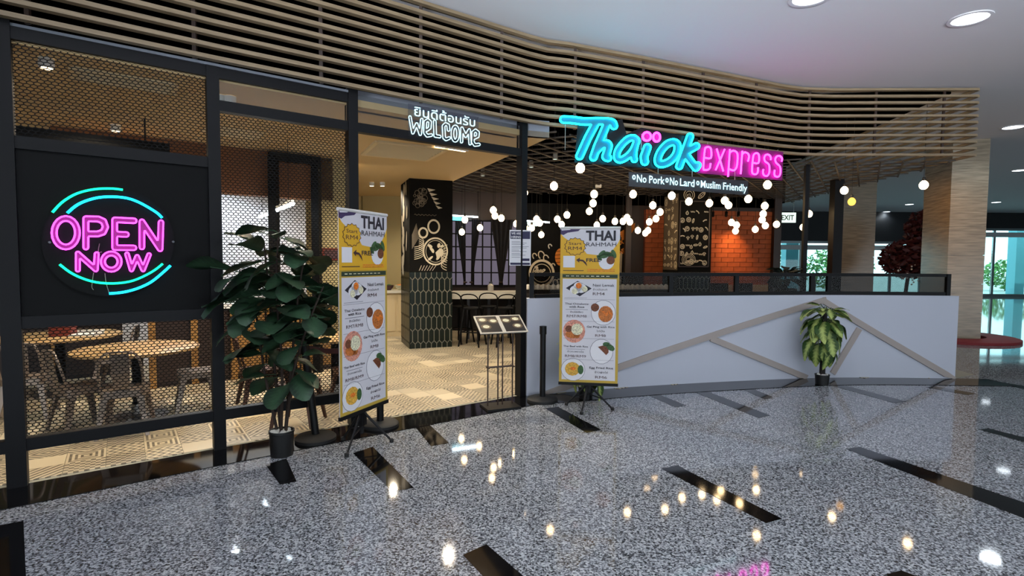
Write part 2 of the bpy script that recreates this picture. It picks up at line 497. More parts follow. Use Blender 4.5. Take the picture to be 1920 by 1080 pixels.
class Plane:
    """upright plane through two plan points; s along it, z up, off towards the viewer"""
    def __init__(p, A, B):
        p.o = Vector((A[0], A[1], 0)); p.d = (Vector((B[0], B[1], 0)) - p.o); p.len = p.d.length; p.d.normalize()
        p.n = Vector((p.d.y, -p.d.x, 0))
        if p.n.dot(p.o) > 0: p.n = -p.n
    def at(p, s, z, off=0.): return p.o + p.d * s + p.n * off + Vector((0, 0, z))
    def hit(p, px, py):
        r = ray(px, py); t = (p.o - CP).dot(p.n) / r.dot(p.n); q = CP + r * t
        return ((q - p.o).dot(p.d), q.z)

# ================================================================== PLAN OF THE PLACE
# storefront posts (plan): left end, two mullions, door jamb
P0, P1, P2, P3 = (-3.24, 3.44), (-2.31, 4.16), (-1.435, 4.80), (0.10, 5.89)
# low white wall, swinging from the door jamb to its free end
WALLP = [(0.17, 5.87), (1.20, 6.25), (2.36, 6.57), (3.72, 6.86), (4.60, 6.95), (5.82, 6.93)]
WALL = smooth_path(WALLP, 6)
WH, WT = 1.09, .14
def along(poly):
    L = [0.]
    for a, b in zip(poly[:-1], poly[1:]): L.append(L[-1] + math.dist(a, b))
    return L
WL = along(WALL)
def wall_at(s, off=0.):
    s = max(0, min(WL[-1] - 1e-6, s))
    for i in range(len(WALL) - 1):
        if s <= WL[i + 1]:
            t = (s - WL[i]) / (WL[i + 1] - WL[i]); a, b = WALL[i], WALL[i + 1]
            d = Vector((b[0] - a[0], b[1] - a[1])).normalized(); n = Vector((d.y, -d.x))
            return (a[0] + (b[0] - a[0]) * t + n.x * off, a[1] + (b[1] - a[1]) * t + n.y * off)
def offset(poly, off):
    out = []
    for i in range(len(poly)):
        a = Vector(poly[max(0, i - 1)]); b = Vector(poly[min(len(poly) - 1, i + 1)]); d = (b - a).normalized()
        out.append((poly[i][0] + d.y * off, poly[i][1] - d.x * off))
    return out
FD = (Vector(P3) - Vector(P0)).normalized()          # along the storefront
FN = Vector((FD.y, -FD.x))                            # out into the mall
PL = (P0[0] - FD.x * 2.2, P0[1] - FD.y * 2.2)         # the storefront goes on past the picture
CEIL = 3.92
LOW = 2.87                                            # dining-room plasterboard ceiling
TH = math.radians(21)                                 # dining-room axes
RU, RV = Vector((math.cos(TH), math.sin(TH))), Vector((-math.sin(TH), math.cos(TH)))

# ------------------------------------------------------------------ floors
fl = MB(); fl.prism([(-14, -9), (32, -9), (32, 25.4), (-14, 25.4)], -.2, 0)
FLOOR = struct('floor', fl, 'granite')
og = MB(); og.prism([(-10, 25.5), (60, 25.5), (60, 70), (-10, 70)], -.3, -.05)
struct('ground_outside', og, 'outside_paving')

def strip(poly_in, poly_out, z0, z1, mb):
    k = len(poly_in)
    for i in range(k - 1):
        q = [poly_in[i], poly_out[i], poly_out[i + 1], poly_in[i + 1]]
        mb.prism(q, z0, z1)
    return mb
kin = [PL, P0, P1, P2, P3] + WALL[3:] + [(6.25, 6.92)]
kout = offset(kin, .40); kout[0] = (PL[0] + FN.x * .40, PL[1] + FN.y * .40)
kb = strip(kin, kout, -.01, .006, MB())
kb.build('kerb_band', 'kerb_black', FLOOR)
# inlaid black granite bars fanning out from the shop front (near end left, near end right, far end)
BARS = [((498, 872), (537, 860), (556, 903), (525, 909)), ((662, 850), (699, 838), (776, 915), (736, 922)),
        ((778, 800), (806, 797), (842, 831), (808, 837)),
        ((1022, 766), (1046, 763), (1127, 806), (1100, 812)), ((1218, 742), (1236, 740), (1286, 760), (1266, 764)),
        ((1306, 737), (1326, 734), (1444, 779), (1422, 784)), ((1385, 727), (1402, 725), (1450, 745), (1434, 749)),
        ((1562, 724), (1580, 722), (1700, 753), (1678, 756)), ((1240, 879), (1270, 873), (1466, 973), (1436, 981)),
        ((1586, 842), (1612, 838), (2060, 990), (2040, 1019)), ((868, 1041), (912, 1021), (1050, 1140), (990, 1170)),
        ((-90, 1003), (44, 977), (50, 1110), (-100, 1140)), ((1660, 1078), (1690, 1070), (1860, 1135), (1830, 1150)),
        ((1836, 806), (1852, 803), (1990, 838), (1976, 844)), ((1735, 726), (1750, 724), (1830, 738), (1815, 741)),
        ((1850, 716), (1862, 714), (1960, 731), (1950, 735))]
for q in BARS:
    b = MB(); b.prism([tuple(on_z(*p).xy) for p in q], -.01, .0022); b.build('inlay_bar', 'kerb_black', FLOOR)

# dining-room floor: cement tiles with worn grey patterns
ROOM = [PL, P0, P1, P2, P3] + WALL[4:] + [(6.3, 7.2), (6.9, 12.3), (-1.0, 11.6), (-3.4, 11.6), (-9.2, 8.0), (-7.6, 1.2)]
tb = MB(); tb.prism(ROOM, -.02, .004)
TFL = struct('floor_tiled', tb, 'grout')
def inside(x, y, poly):
    c = False; k = len(poly)
    for i in range(k):
        (x0, y0), (x1, y1) = poly[i], poly[i - 1]
        if (y0 > y) != (y1 > y) and x < (x1 - x0) * (y - y0) / (y1 - y0) + x0: c = not c
    return c
FA = math.atan2(FD.y, FD.x)
tc, ts = math.cos(FA), math.sin(FA)
cells = []
for i in range(-34, 54):
    for j in range(-10, 45):
        lx, ly = (i + .5) * TILE, (j + .5) * TILE + .02
        x, y = P1[0] + lx * tc - ly * ts, P1[1] + lx * ts + ly * tc
        h = TILE * .5 - .05
        if all(inside(x + (a * tc - b * ts) * h, y + (a * ts + b * tc) * h, ROOM) for a in (-1, 1) for b in (-1, 1)):
            a = abs(x / max(y, .1))
            seen = -1.02 < x / y < .30
            cells.append((0 if seen else 1, math.hypot(x, y), x, y))
cells.sort()
tm = MB(); tm.box((0, 0, .007), (TILE - .004, TILE - .004, .007))
tme = tm.build('tile', 'encaustic_tile', TFL)
MT = tme.data
rng = random.Random(4)
for k, (s, d, x, y) in enumerate(cells[:300]):
    o = tme if k == 0 else link('tile', MT, TFL)
    o.location = (x, y, 0); o.rotation_euler = (0, 0, FA + rng.choice([0, .5, 1, 1.5]) * math.pi)
rest = MB()
for s, d, x, y in cells[300:]:
    lx, ly = ((x - P1[0]) * tc + (y - P1[1]) * ts), (-(x - P1[0]) * ts + (y - P1[1]) * tc)
    rest.box((lx, ly, .007), (TILE - .004, TILE - .004, .007))
ro = rest.build('tile_field', 'encaustic_field', TFL, kind='stuff')
ro.location = (P1[0], P1[1], 0); ro.rotation_euler = (0, 0, FA)

# ------------------------------------------------------------------ mall ceiling
cb = MB(); cb.prism([(-14, -9), (32, -9), (32, 25.4), (-14, 25.4)], CEIL, CEIL + .2)
struct('ceiling', cb, 'ceiling_white')
# far shop fascias, glazing and columns of the mall
def wall_box(A, B, z0, z1, t, mb):
    A, B = Vector(A), Vector(B); d = (B - A).normalized(); n = Vector((-d.y, d.x)) * t
    mb.prism([tuple(A), tuple(B), tuple(B + n), tuple(A + n)], z0, z1); return mb
FW = [(-14, 25.0), (13.6, 25.0), (13.6, 17.2), (26, 17.2)]
fb = MB(); wall_box((5.0, 25.0), (20.6, 25.0), 2.55, CEIL, .3, fb); struct('wall_far', fb, 'fascia_dark')
fb = MB(); wall_box((20.6, 25.0), (32, 25.0), 3.2, CEIL, .3, fb); struct('wall_right', fb, 'fascia_dark')
fb = MB(); wall_box((-14, 25.0), (5.0, 25.0), 0, CEIL, .3, fb); struct('wall_back_left', fb, 'fascia_dark')
# side enclosure of the hall
fb = MB(); wall_box((-8.0, 1.0), (-8.0, -9), 0, CEIL, .2, fb); struct('wall_left', fb, 'ceiling_white')
fb = MB(); wall_box((32, -9), (32, 25), 0, CEIL, .2, fb); struct('wall_side_right', fb, 'ceiling_white')
fb = MB(); wall_box((-8, -9.2), (32, -9.2), 1.9, CEIL, .15, fb); struct('rear_sky_block', fb, 'ceiling_white')  # unseen panel, open below, added to limit sky light from behind
# glazed far doors: frame, transom, mullions and panes
def glazing(name, A, B, z1, n, label=None):
    A3, B3 = Vector((*A, 0)), Vector((*B, 0)); d = (B3 - A3)
    w = MB(); w.bar(A3 + Vector((0, 0, z1 - .05)), B3 + Vector((0, 0, z1 - .05)), .08, .12)
    w.bar(A3 + Vector((0, 0, .06)), B3 + Vector((0, 0, .06)), .08, .12)
    o = struct(name, w, 'alu')
    for i in range(n + 1):
        p = A3 + d * (i / n); mb = MB(); mb.bar(p, p + Vector((0, 0, z1)), .09, .09); mb.build('mullion', 'alu', o)
    for i in range(n):
        p, q = A3 + d * ((i + .03) / n), A3 + d * ((i + .97) / n); mid = (p + q) / 2
        mb = MB(); mb.bar(p + Vector((0, 0, z1 / 2)), q + Vector((0, 0, z1 / 2)), .012, z1 - .24); mb.build('pane', 'far_glass', o)
    mb = MB(); mb.bar(A3 + Vector((0, 0, z1 - .3)), B3 + Vector((0, 0, z1 - .3)), .10, .22); mb.build('door_header', 'far_white', o)
    return o
glazing('window_1', (5.0, 25.1), (20.6, 25.1), 2.55, 11)
glazing('window_2', (20.7, 25.1), (32, 25.1), 3.2, 6)

def stone_column(name, cx, w, d, rz, rows, h, label):
    """travertine-clad column: front face centred at cx, built of stacked slabs"""
    o = thing(name, label, None, (cx[0], cx[1], 0), rz, kind='structure')
    core = MB(); core.box((0, d / 2, h / 2), (w - .04, d - .04, h)); core.build('core', 'mortar' if False else 'travertine', o)
    hh = h / rows
    for i in range(rows):
        b = MB(); b.box((0, d / 2, hh * (i + .5)), (w + (i % 2) * .004, d, hh - .006)); b.build('stone_panel', 'travertine', o)
    return o
rz = math.radians(-12)
cR = Vector((9.15, 10.35)); ctan = Vector((math.cos(rz), math.sin(rz)))
stone_column('stone_column', cR - ctan * .31, .62, .97, rz, 7, CEIL, 'travertine stone column nearest to the white wall end')
stone_column('stone_column', (9.15, 14.2), .94, .45, 0, 7, CEIL, 'travertine stone column farther back behind the railing')
b = MB(); b.lathe([(.6, .002), (1.12, .002), (1.12, .05), (1.09, .06), (.6, .06), (.6, .002)], 48, (8.95, 10.89, 0), cap=False)
tag(b.build('round_platform', 'red_mat', smooth=True), 'round red platform at the foot of the nearest stone column', 'platform')
# teal pillar and hedges outdoors
b = MB(); b.box((26.6, 28.2, 2), (.5, .5, 4.4)); tag(b.build('outdoor_pillar', 'teal_paint'), 'teal pillar standing outdoors beyond the glass doors', 'pillar')
b = MB(); b.box((14.0, 26.6, 1.6), (1.0, .5, 3.2)); b.box((14.0, 26.34, 1.6), (1.04, .02, .04))
tag(b.build('outdoor_pillar', 'teal_paint'), 'wide teal panel seen outdoors through the left doors', 'pillar')

def leaf_cloud(c, rx, ry, rz_, n, size, rng, mb):
    for _ in range(n):
        while True:
            p = Vector((rng.uniform(-1, 1), rng.uniform(-1, 1), rng.uniform(-1, 1)))
            if .45 < p.length < 1: break
        q = Vector((c[0] + p.x * rx, c[1] + p.y * ry, c[2] + p.z * rz_))
        a = Vector((rng.gauss(0, 1), rng.gauss(0, 1), rng.gauss(0, .6))).normalized()
        b = a.cross(Vector((rng.gauss(0, 1), rng.gauss(0, 1), rng.gauss(0, 1)))).normalized()
        s = size * rng.uniform(.6, 1.2)
        mb.add([q - a * s, q + b * s * .45, q + a * s, q - b * s * .45], [(0, 1, 2), (0, 2, 3)])
rg = random.Random(8)
for k, (x, y, r, h, n, lb) in enumerate([(13.6, 29.5, 2.4, 2.6, 1800, 'tall clipped green hedge outdoors beyond the exit sign'), (17.8, 29.2, 2.0, 2.4, 1400, 'green hedge outdoors seen right of the slim black post'),
                                     (29.6, 31.5, 2.2, 1.8, 1200, 'green bush outdoors right of the teal pillar')]):
    t = thing('hedge', lb, 'hedge', (x, y, 0))
    st = MB()
    for q in range(4): st.tube([(-r * .6 + q * r * .4, 0, -.05), (-r * .6 + q * r * .4 + .1, .05, h * .6)], .04, 5)
    st.build('stem', 'trunk', t)
    mb = MB(); leaf_cloud((0, 0, h * .52), r, .7, h * .5, n, .13, rg, mb)
    mb.build('foliage', 'hedge_leaf', t, kind='stuff')

# ------------------------------------------------------------------ dining room shell
BE0 = (0.40, 5.98)                                   # front and back ends of the plasterboard ceiling's free edge
BE1 = (-1.00, 9.20); BE2 = (-1.85, 11.5)
lc = MB(); lc.prism([PL, P0, P1, P2, P3, BE0, BE1, BE2, (-3.4, 11.5), (-9.2, 8.0), (-7.6, 1.2)], LOW, LOW + .06)
struct('ceiling_dining', lc, 'ceiling_beige')
b = MB(); wall_box(PL, P2, 2.966, 2.985, -.045, b); wall_box((P2[0] - FN.x * .12, P2[1] - FN.y * .12), (P3[0] - FN.x * .10, P3[1] - FN.y * .10), LOW, 3.05, .06, b); wall_box(P3, BE0, LOW, 3.05, .06, b)
struct('trim_1', b, 'trim_grey')
# dark void over the rooms, behind the slats
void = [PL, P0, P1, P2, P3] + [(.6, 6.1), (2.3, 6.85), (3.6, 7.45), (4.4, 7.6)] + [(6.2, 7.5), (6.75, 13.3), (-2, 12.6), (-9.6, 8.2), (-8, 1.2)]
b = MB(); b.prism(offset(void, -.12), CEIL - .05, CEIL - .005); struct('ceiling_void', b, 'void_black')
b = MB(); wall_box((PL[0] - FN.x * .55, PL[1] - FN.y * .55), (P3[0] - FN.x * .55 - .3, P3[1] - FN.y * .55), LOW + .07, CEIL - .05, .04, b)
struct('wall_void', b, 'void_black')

# back walls
WB0, WB1 = Vector((-1.35, 11.35)), Vector((5.95, 12.25))
bd = (WB1 - WB0).normalized(); bn = Vector((bd.y, -bd.x))
back = Plane(WB0, WB1)
b = MB(); wall_box(WB0, WB1, 0, 3.6, .15, b); WBACK = struct('wall_back', b, 'dark_wood')
b = MB(); wall_box((-9.2, 8.0), (-3.2, 11.5), 0, LOW + .06, .12, b); struct('wall_cream', b, 'wall_cream'); b = MB(); wall_box((-3.2, 11.45), (-1.3, 11.45), 0, 3.6, .12, b); struct('wall_cream_back', b, 'wall_cream')
pass
b = MB(); wall_box((-7.8, 1.2), (-9.2, 8.0), 0, LOW + .06, -.12, b); struct('wall_left_room', b, 'wall_cream')
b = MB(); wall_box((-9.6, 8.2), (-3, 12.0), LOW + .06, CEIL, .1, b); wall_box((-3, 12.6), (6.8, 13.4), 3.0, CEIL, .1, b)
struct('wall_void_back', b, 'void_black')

# kitchen pass: brown bulkhead over a timber-fronted counter, parallel to the storefront
K0 = Vector(P1) - FN * 2.6 - FD * .35; K1 = Vector(P1) - FN * 2.6 + FD * 1.75
b = MB(); wall_box(K0 - FD * .8, K1, 2.30, LOW, .15, b); struct('wall_pass_bulkhead', b, 'soffit_brown')
kp = Plane(K0, K1)
t = thing('kitchen_counter', 'long timber fronted kitchen counter behind the mesh screens', 'counter', (K0.x, K0.y, 0), math.atan2(FD.y, FD.x))
KL = (K1 - K0).length
b = MB(); b.box((KL / 2, .32, .925), (KL, .68, .05)); b.build('worktop', 'white_plain', t)
b = MB(); b.box((KL / 2, .32, .45), (KL - .04, .58, .9)); b.build('body', 'dark_wood', t)
n = 5
for i in range(n):
    w = KL / n
    b = MB(); b.box((w * (i + .5), .015, .47), (w - .09, .03, .80)); b.build('front_panel', 'counter_wood' if i > 1 else 'dark_wood', t)
    b = MB(); b.box((w * i + .02, .005, .46), (.07, .05, .92)); b.build('post', 'counter_wood', t)
W0 = Vector(P1) - FN * 3.75 - FD * 4.4
t = thing('wainscot', 'low dark panelled partition with light wooden posts behind the far left table', 'partition', (W0.x, W0.y, 0), math.atan2(FD.y, FD.x))
b = MB(); b.box((1.9, .05, .6), (3.8, .06, 1.2)); b.build('core', 'dark_wood', t)
for i in range(6):
    b = MB(); b.box((.35 + .62 * i, .0, .6), (.5, .03, 1.1)); b.build('panel', 'dark_wood', t)
    b = MB(); b.box((.04 + .62 * i, -.01, .61), (.08, .06, 1.22)); b.build('post', 'counter_wood', t)
t = thing('portal_frame', 'black portal frame standing at the kitchen counter', 'frame', (0, 0, 0))
a = kp.hit(508, 310)[0]; c = kp.hit(587, 310)[0]; zt = kp.hit(548, 300)[1]
for s in (a, c):
    b = MB(); p = kp.at(s, 0, .12); b.bar(p, p + Vector((0, 0, zt)), .10, .10); b.build('post', 'matte_black', t, world=True)
b = MB(); b.bar(kp.at(a - .05, zt, .12), kp.at(c + .05, zt, .12), .10, .10); b.build('header', 'matte_black', t, world=True)
# kitchen back wall and strip light
b = MB(); q0 = K0 - FN * 1.7 - FD * .4; q1 = K1 - FN * 1.7 + FD * .1; wall_box(q0, q1, 0, LOW, .1, b); struct('wall_kitchen', b, 'ceiling_white')
t = thing('tube_light', 'slim white tube light hanging over the kitchen pass', 'light')
a = on_z(487, 407, 2.12); c = on_z(549, 382, 2.12)
b = MB(); b.tube([a, c], .022, 8); b.build('tube', 'tube_cool', t, world=True)
b = MB(); b.bar(a + Vector((0, 0, .03)), c + Vector((0, 0, .03)), .04, .03); b.build('housing', 'white_plain', t, world=True)
for p in (a.lerp(c, .1), a.lerp(c, .9)):
    b = MB(); b.bar(p + Vector((0, 0, .03)), Vector((p.x, p.y, LOW)), .005, .005); b.build('suspension_rod', 'matte_black', t, world=True)
# black menu board hung over the counter
mp = Plane(Vector(P0) - FN * 1.7, Vector(P1) - FN * 1.7)
s0, s1 = mp.hit(-40, 250)[0], mp.hit(318, 290)[0]; z1 = mp.hit(160, 252)[1]
t = thing('hanging_board', 'long black board hung from the ceiling behind the upper mesh', 'board')
b = MB(); b.bar(mp.at(s0, z1 - .17), mp.at(s1, z1 - .17), .08, .34); b.build('board', 'matte_black', t, world=True)
for s in (s0 + .2, s1 - .2):
    b = MB(); b.bar(mp.at(s, z1), mp.at(s, LOW), .012, .012); b.build('suspension_rod', 'matte_black', t, world=True)
# small red picture on the wall by the pass
q = kp.hit(618, 477)
t = thing('wall_picture', 'small dark red picture seen through mesh beside the first banner', 'picture')
b = MB(); b.bar(kp.at(q[0] - .12, q[1], .06), kp.at(q[0] + .12, q[1], .06), .02, .17); b.build('frame', 'cloth_red', t, world=True)
b = MB(); b.bar(kp.at(q[0] - .09, q[1], .075), kp.at(q[0] + .09, q[1], .075), .006, .12); b.build('print', 'ink_brown', t, world=True)
b = MB(); wall_box(tuple(kp.at(kp.hit(592, 400)[0], 0).xy), tuple(kp.at(KL + .35, 0).xy), .9, LOW, .1, b); struct('wall_pass_side', b, 'wall_cream')

# ------------------------------------------------------------------ tiled and chalk-drawn columns
def ribbon(mb, pts, w, fn, closed=False):
    pts = [Vector(p) for p in pts]
    k = len(pts)
    vs = []; fs = []
    for i, p in enumerate(pts):
        if closed: d = pts[(i + 1) % k] - pts[i - 1]
        else: d = pts[min(i + 1, k - 1)] - pts[max(i - 1, 0)]
        d = d.normalized() if d.length > 1e-9 else Vector((1, 0)); nn = Vector((-d.y, d.x)) * w / 2
        vs += [fn(*(p + nn)), fn(*(p - nn))]
    for i in range(k if closed else k - 1):
        a, b_ = 2 * i, 2 * ((i + 1) % k)
        fs.append((a, a + 1, b_ + 1, b_))
    mb.add(vs, fs)
def circ(cx, cy, rx, ry=None, n=20, a0=0, a1=2 * math.pi, tilt=0.):
    ry = ry or rx; o = []
    full = abs(a1 - a0 - 2 * math.pi) < 1e-6
    for i in range(n + (0 if full else 1)):
        a = a0 + (a1 - a0) * i / n; x, y = rx * math.cos(a), ry * math.sin(a)
        o.append((cx + x * math.cos(tilt) - y * math.sin(tilt), cy + x * math.sin(tilt) + y * math.cos(tilt)))
    return o
def doodle(mb, kind, x, y, r, w, fn, g):
    """one small chalk drawing of food"""
    tl = g.uniform(-1, 1)
    if kind == 0:      # plate
        ribbon(mb, circ(x, y, r), w, fn, True); ribbon(mb, circ(x, y, r * .65), w * .7, fn, True)
        for q in range(3): ribbon(mb, circ(x + g.uniform(-.3, .3) * r, y + g.uniform(-.3, .3) * r, r * .22, r * .14, 8, tilt=g.uniform(0, 3)), w * .7, fn, True)
    elif kind == 1:    # leaf
        p = circ(x, y, r, r * .4, 14, tilt=tl + .8); ribbon(mb, p, w, fn, True); ribbon(mb, [p[0], p[7]], w * .7, fn)
        for q in (2, 4): ribbon(mb, [p[q], p[14 - q]], w * .5, fn)
    elif kind == 2:    # chilli
        ribbon(mb, circ(x, y, r, r * .5, 12, .2, 2.6, tl), w * 2.2, fn); ribbon(mb, circ(x, y, r * .9, r * .4, 12, .3, 2.5, tl), w, fn)
    elif kind == 3:    # mushroom / bottle
        ribbon(mb, circ(x, y, r * .7, r * .6, 10, 0, math.pi), w, fn); ribbon(mb, [(x - r * .7, y), (x + r * .7, y)], w, fn)
        ribbon(mb, [(x - r * .2, y), (x - r * .25, y - r * .8), (x + r * .25, y - r * .8), (x + r * .2, y)], w, fn)
    elif kind == 4:    # onion
        ribbon(mb, circ(x, y, r * .6, r * .7, 14), w, fn, True); ribbon(mb, circ(x, y, r * .3, r * .7, 12), w * .7, fn, True)
        ribbon(mb, [(x, y + r * .7), (x + r * .1, y + r * 1.1)], w, fn)
    else:              # squiggle noodles
        ribbon(mb, [(x - r + 2 * r * i / 12, y + r * .35 * math.sin(i * 1.5 + tl)) for i in range(13)], w, fn)
def picket(w, h):
    """elongated hexagon outline"""
    t = w * .5
    return [(-w / 2, -h / 2 + t), (0, -h / 2), (w / 2, -h / 2 + t), (w / 2, h / 2 - t), (0, h / 2), (-w / 2, h / 2 - t)]
def pillar(name, label, front_left, front_right, depth, ztile, top, seed, cols, rows):
    A, B = Vector(front_left), Vector(front_right); d = (B - A).normalized(); n = Vector((-d.y, d.x)); w = (B - A).length
    rot = math.atan2(d.y, d.x)
    o = thing(name, label, None, (A.x, A.y, 0), rot, kind='structure')
    b = MB(); b.box((w / 2, depth / 2, ztile / 2), (w - .02, depth - .02, ztile)); b.build('grout_core', 'grout', o)
    b = MB(); b.box((w / 2, depth / 2, (ztile + top) / 2), (w, depth, top - ztile)); b.build('chalk_panel', 'chalkboard', o)
    faces = [(lambda x, z, off: Vector((x, -off, z)), w), (lambda x, z, off: Vector((-off, depth - x, z)), depth)]
    for fi, (fn, fw) in enumerate(faces):
        nc = max(2, round(cols * fw / w)); pw = fw / nc; ph = ztile / rows * 1.0
        shapes = {}
        for r in range(rows + 1):
            for c in range(nc + (r % 2)):
                x = (c + .5 - .5 * (r % 2)) * pw; z = (r) * (ztile / rows)
                poly = picket(pw - .013, ph + pw * .5 - .018)
                pts = [(max(0.002, min(fw - .002, x + px)), max(.004, min(ztile - .002, z + pz))) for px, pz in poly]
                if max(p[1] for p in pts) - min(p[1] for p in pts) < .03 or max(p[0] for p in pts) - min(p[0] for p in pts) < .015: continue
                mb = MB(); k = len(pts)
                cx = sum(p[0] for p in pts) / k; cz = sum(p[1] for p in pts) / k
                inn = [(cx + (p[0] - cx) * .86, cz + (p[1] - cz) * .93) for p in pts]
                vs = [fn(p[0], p[1], -.009) for p in pts] + [fn(p[0], p[1], .001) for p in pts] + [fn(p[0], p[1], .005) for p in inn]
                fs = [(i, (i + 1) % k, (i + 1) % k + k, i + k) for i in range(k)] + [(i + k, (i + 1) % k + k, (i + 1) % k + 2 * k, i + 2 * k) for i in range(k)]
                fs.append(tuple(range(2 * k, 3 * k)))
                mb.add(vs, fs); mb.build('tile', 'tile_green', o)
    return o, faces, w
colA = pillar('pillar', 'green tiled pillar with chalk food drawings inside the entrance', (-1.72, 8.95), (-1.03, 9.215), .86, 1.31, LOW, 1, 8, 6)
colB = pillar('pillar', 'green tiled chalkboard pillar left of the orange brick wall', (3.25, 10.48), (3.935, 10.575), .70, 1.31, 2.95, 2, 8, 6)
# drawings, pillar in the entrance: big bowl, bamboo cups, leaf fans and steamer rings
o, faces, w = colA
fn = lambda x, z: faces[0][0](x, z, .004)
g = random.Random(3); mb = MB()
bx, bz = .44, 1.66
ribbon(mb, circ(bx, bz, .205, .225, 40), .026, fn, True); ribbon(mb, circ(bx, bz, .165, .185, 36), .008, fn, True)
for (x, z, r) in ((.36, 2.08, .095), (.18, 1.97, .07)):
    ribbon(mb, circ(x + .05, z, r, r * 1.15, 24), .03, fn, True)
for q in range(9):
    mb.flat([circ(bx + g.uniform(-.10, .12), bz + g.uniform(-.12, .12), g.uniform(.03, .06), g.uniform(.015, .03), 10, tilt=g.uniform(0, 3))], lambda x, z: faces[0][0](x, z, .004 + q * .0003))
mb.flat([[(.46, 1.56), (.56, 1.58), (.58, 1.68), (.52, 1.72), (.44, 1.64)]], lambda x, z: faces[0][0](x, z, .008))
for q in range(7):
    ribbon(mb, circ(.02, 1.62 + q * .034, .22, .10, 12, -1.3, .9), .010, fn); ribbon(mb, circ(.70, 1.42 + q * .045, .16, .09, 10, 1.9, 4.3), .010, fn)
for q in range(6):
    ribbon(mb, [(.20 + q * .05, 1.42), (.16 + q * .045, 1.33)], .008, fn)
for q in range(5):
    mb.flat([[(.30 + q * .035, 2.72 - q * .07), (.44 + q * .03, 2.70 - q * .075), (.33 + q * .04, 2.66 - q * .07)]], lambda x, z: faces[0][0](x, z, .004 + q * .0003))
mb.build('chalk_drawing', 'chalk', o)
mb = MB()
for q in range(26): ribbon(mb, circ(.16 + g.uniform(-.08, .1), 2.56 + g.uniform(-.16, .14), g.uniform(.02, .05), None, 8, tilt=0), .006, fn, True)
for q in range(12): ribbon(mb, [(.04, 1.70 + .02 * q), (.16 - .004 * q, 1.90 + .02 * q)], .006, fn)
ribbon(mb, [(.08 + i * .018, 2.27 + .012 * math.sin(i * 1.9)) for i in range(22)], .006, fn)
mb.build('chalk_shading', 'chalk_dim', o)
fn = lambda x, z: faces[1][0](x, z, .004)
mb = MB()
for i in range(16): mb.flat([circ(g.uniform(.1, .76), g.uniform(1.4, 2.8), g.uniform(.04, .09), g.uniform(.08, .2), 12, tilt=g.uniform(-.4, .4))], lambda x, z: faces[1][0](x, z, .004 + i * .0003))
mb.build('chalk_side_drawing', 'chalk', o)
# drawings, far pillar
o, faces, w = colB
mb = MB(); mb.box((w / 2, -.003, 2.06), (w - .06, .006, 1.28)); mb.build('chalk_board', 'chalkboard', o)
mb = MB()
for p, q in (((.02, 2.70), (.63, 2.70)), ((.02, 1.42), (.63, 1.42)), ((.02, 1.42), (.02, 2.70)), ((.63, 1.42), (.63, 2.70))):
    mb.bar((p[0], -.01, p[1]), (q[0], -.01, q[1]), .02, .02, (0, 1, 0))
mb.build('board_frame', 'dark_wood', o)
fn = lambda x, z: faces[0][0](x, z, .009)
mb = MB()
for i in range(6):
    for j in range(7):
        if g.random() < .85: doodle(mb, g.randrange(6), .09 + i * .094 + g.uniform(-.02, .02), 1.50 + j * .165 + g.uniform(-.03, .03), .045, .009, fn, g)
doodle(mb, 0, .2, 2.82, .11, .012, fn, g); doodle(mb, 1, .46, 2.82, .09, .012, fn, g)
for q in range(4): ribbon(mb, circ(.22, 1.56, .05 + .03 * q, .04 + .025 * q, 14), .008, fn, True)
mb.build('chalk_drawing', 'chalk', o)
fn = lambda x, z: faces[1][0](x, z, .004)
mb = MB(); mb.box((-.001, .35, 2.1), (.004, .66, 1.5)); mb.build('side_board', 'chalkboard_light', o)
mb = MB()
for i in range(4):
    for j in range(9):
        if g.random() < (.95 if j < 4 else .5): doodle(mb, g.randrange(6), .1 + i * .165 + g.uniform(-.02, .02), 1.45 + j * .16, .065, .012, fn, g)
mb.build('chalk_side_drawing', 'chalk', o)

# ------------------------------------------------------------------ back wall: bricks, mural, window
bk = lambda x, z, off=.0: back.at(x, z, off)
sb0, sb1 = back.hit(1331, 480)[0], back.hit(1448, 480)[0]
sb2, sb3 = back.hit(1206, 480)[0], back.hit(1250, 480)[0]
zt = 2.66
mb = MB(); mb.bar(bk(sb0 - .6, zt / 2, .01), bk(sb1, zt / 2, .01), .03, zt); mb.bar(bk(sb2, zt / 2, .01), bk(sb3, zt / 2, .01), .03, zt)
mb.build('mortar_bed', 'mortar', WBACK, world=True)
BLn, BH = .30, .105
bm_ = MB(); bm_.box((0, 0, 0), (BLn - .012, .03, BH - .010)); proto = bm_.build('brick', 'brick_orange', WBACK)
first = True; g = random.Random(5)
ba = math.atan2(back.d.y, back.d.x)
for (s0, s1) in ((sb0 - .5, sb1 - .02), (sb2 + .02, sb3)):
    for r in range(int((zt - .75) / BH)):
        z = .78 + BH * (r + .5); x = s0 - (r % 2) * BLn / 2
        while x < s1:
            a, e = max(x, s0), min(x + BLn, s1)
            if e - a > .05:
                o = proto if first else link('brick', proto.data, WBACK); first = False
                p = bk((a + e) / 2, z, .028 + g.uniform(-.004, .004))
                o.location = p; o.rotation_euler = (0, 0, ba); o.scale = ((e - a) / BLn, 1, 1)
            x += BLn
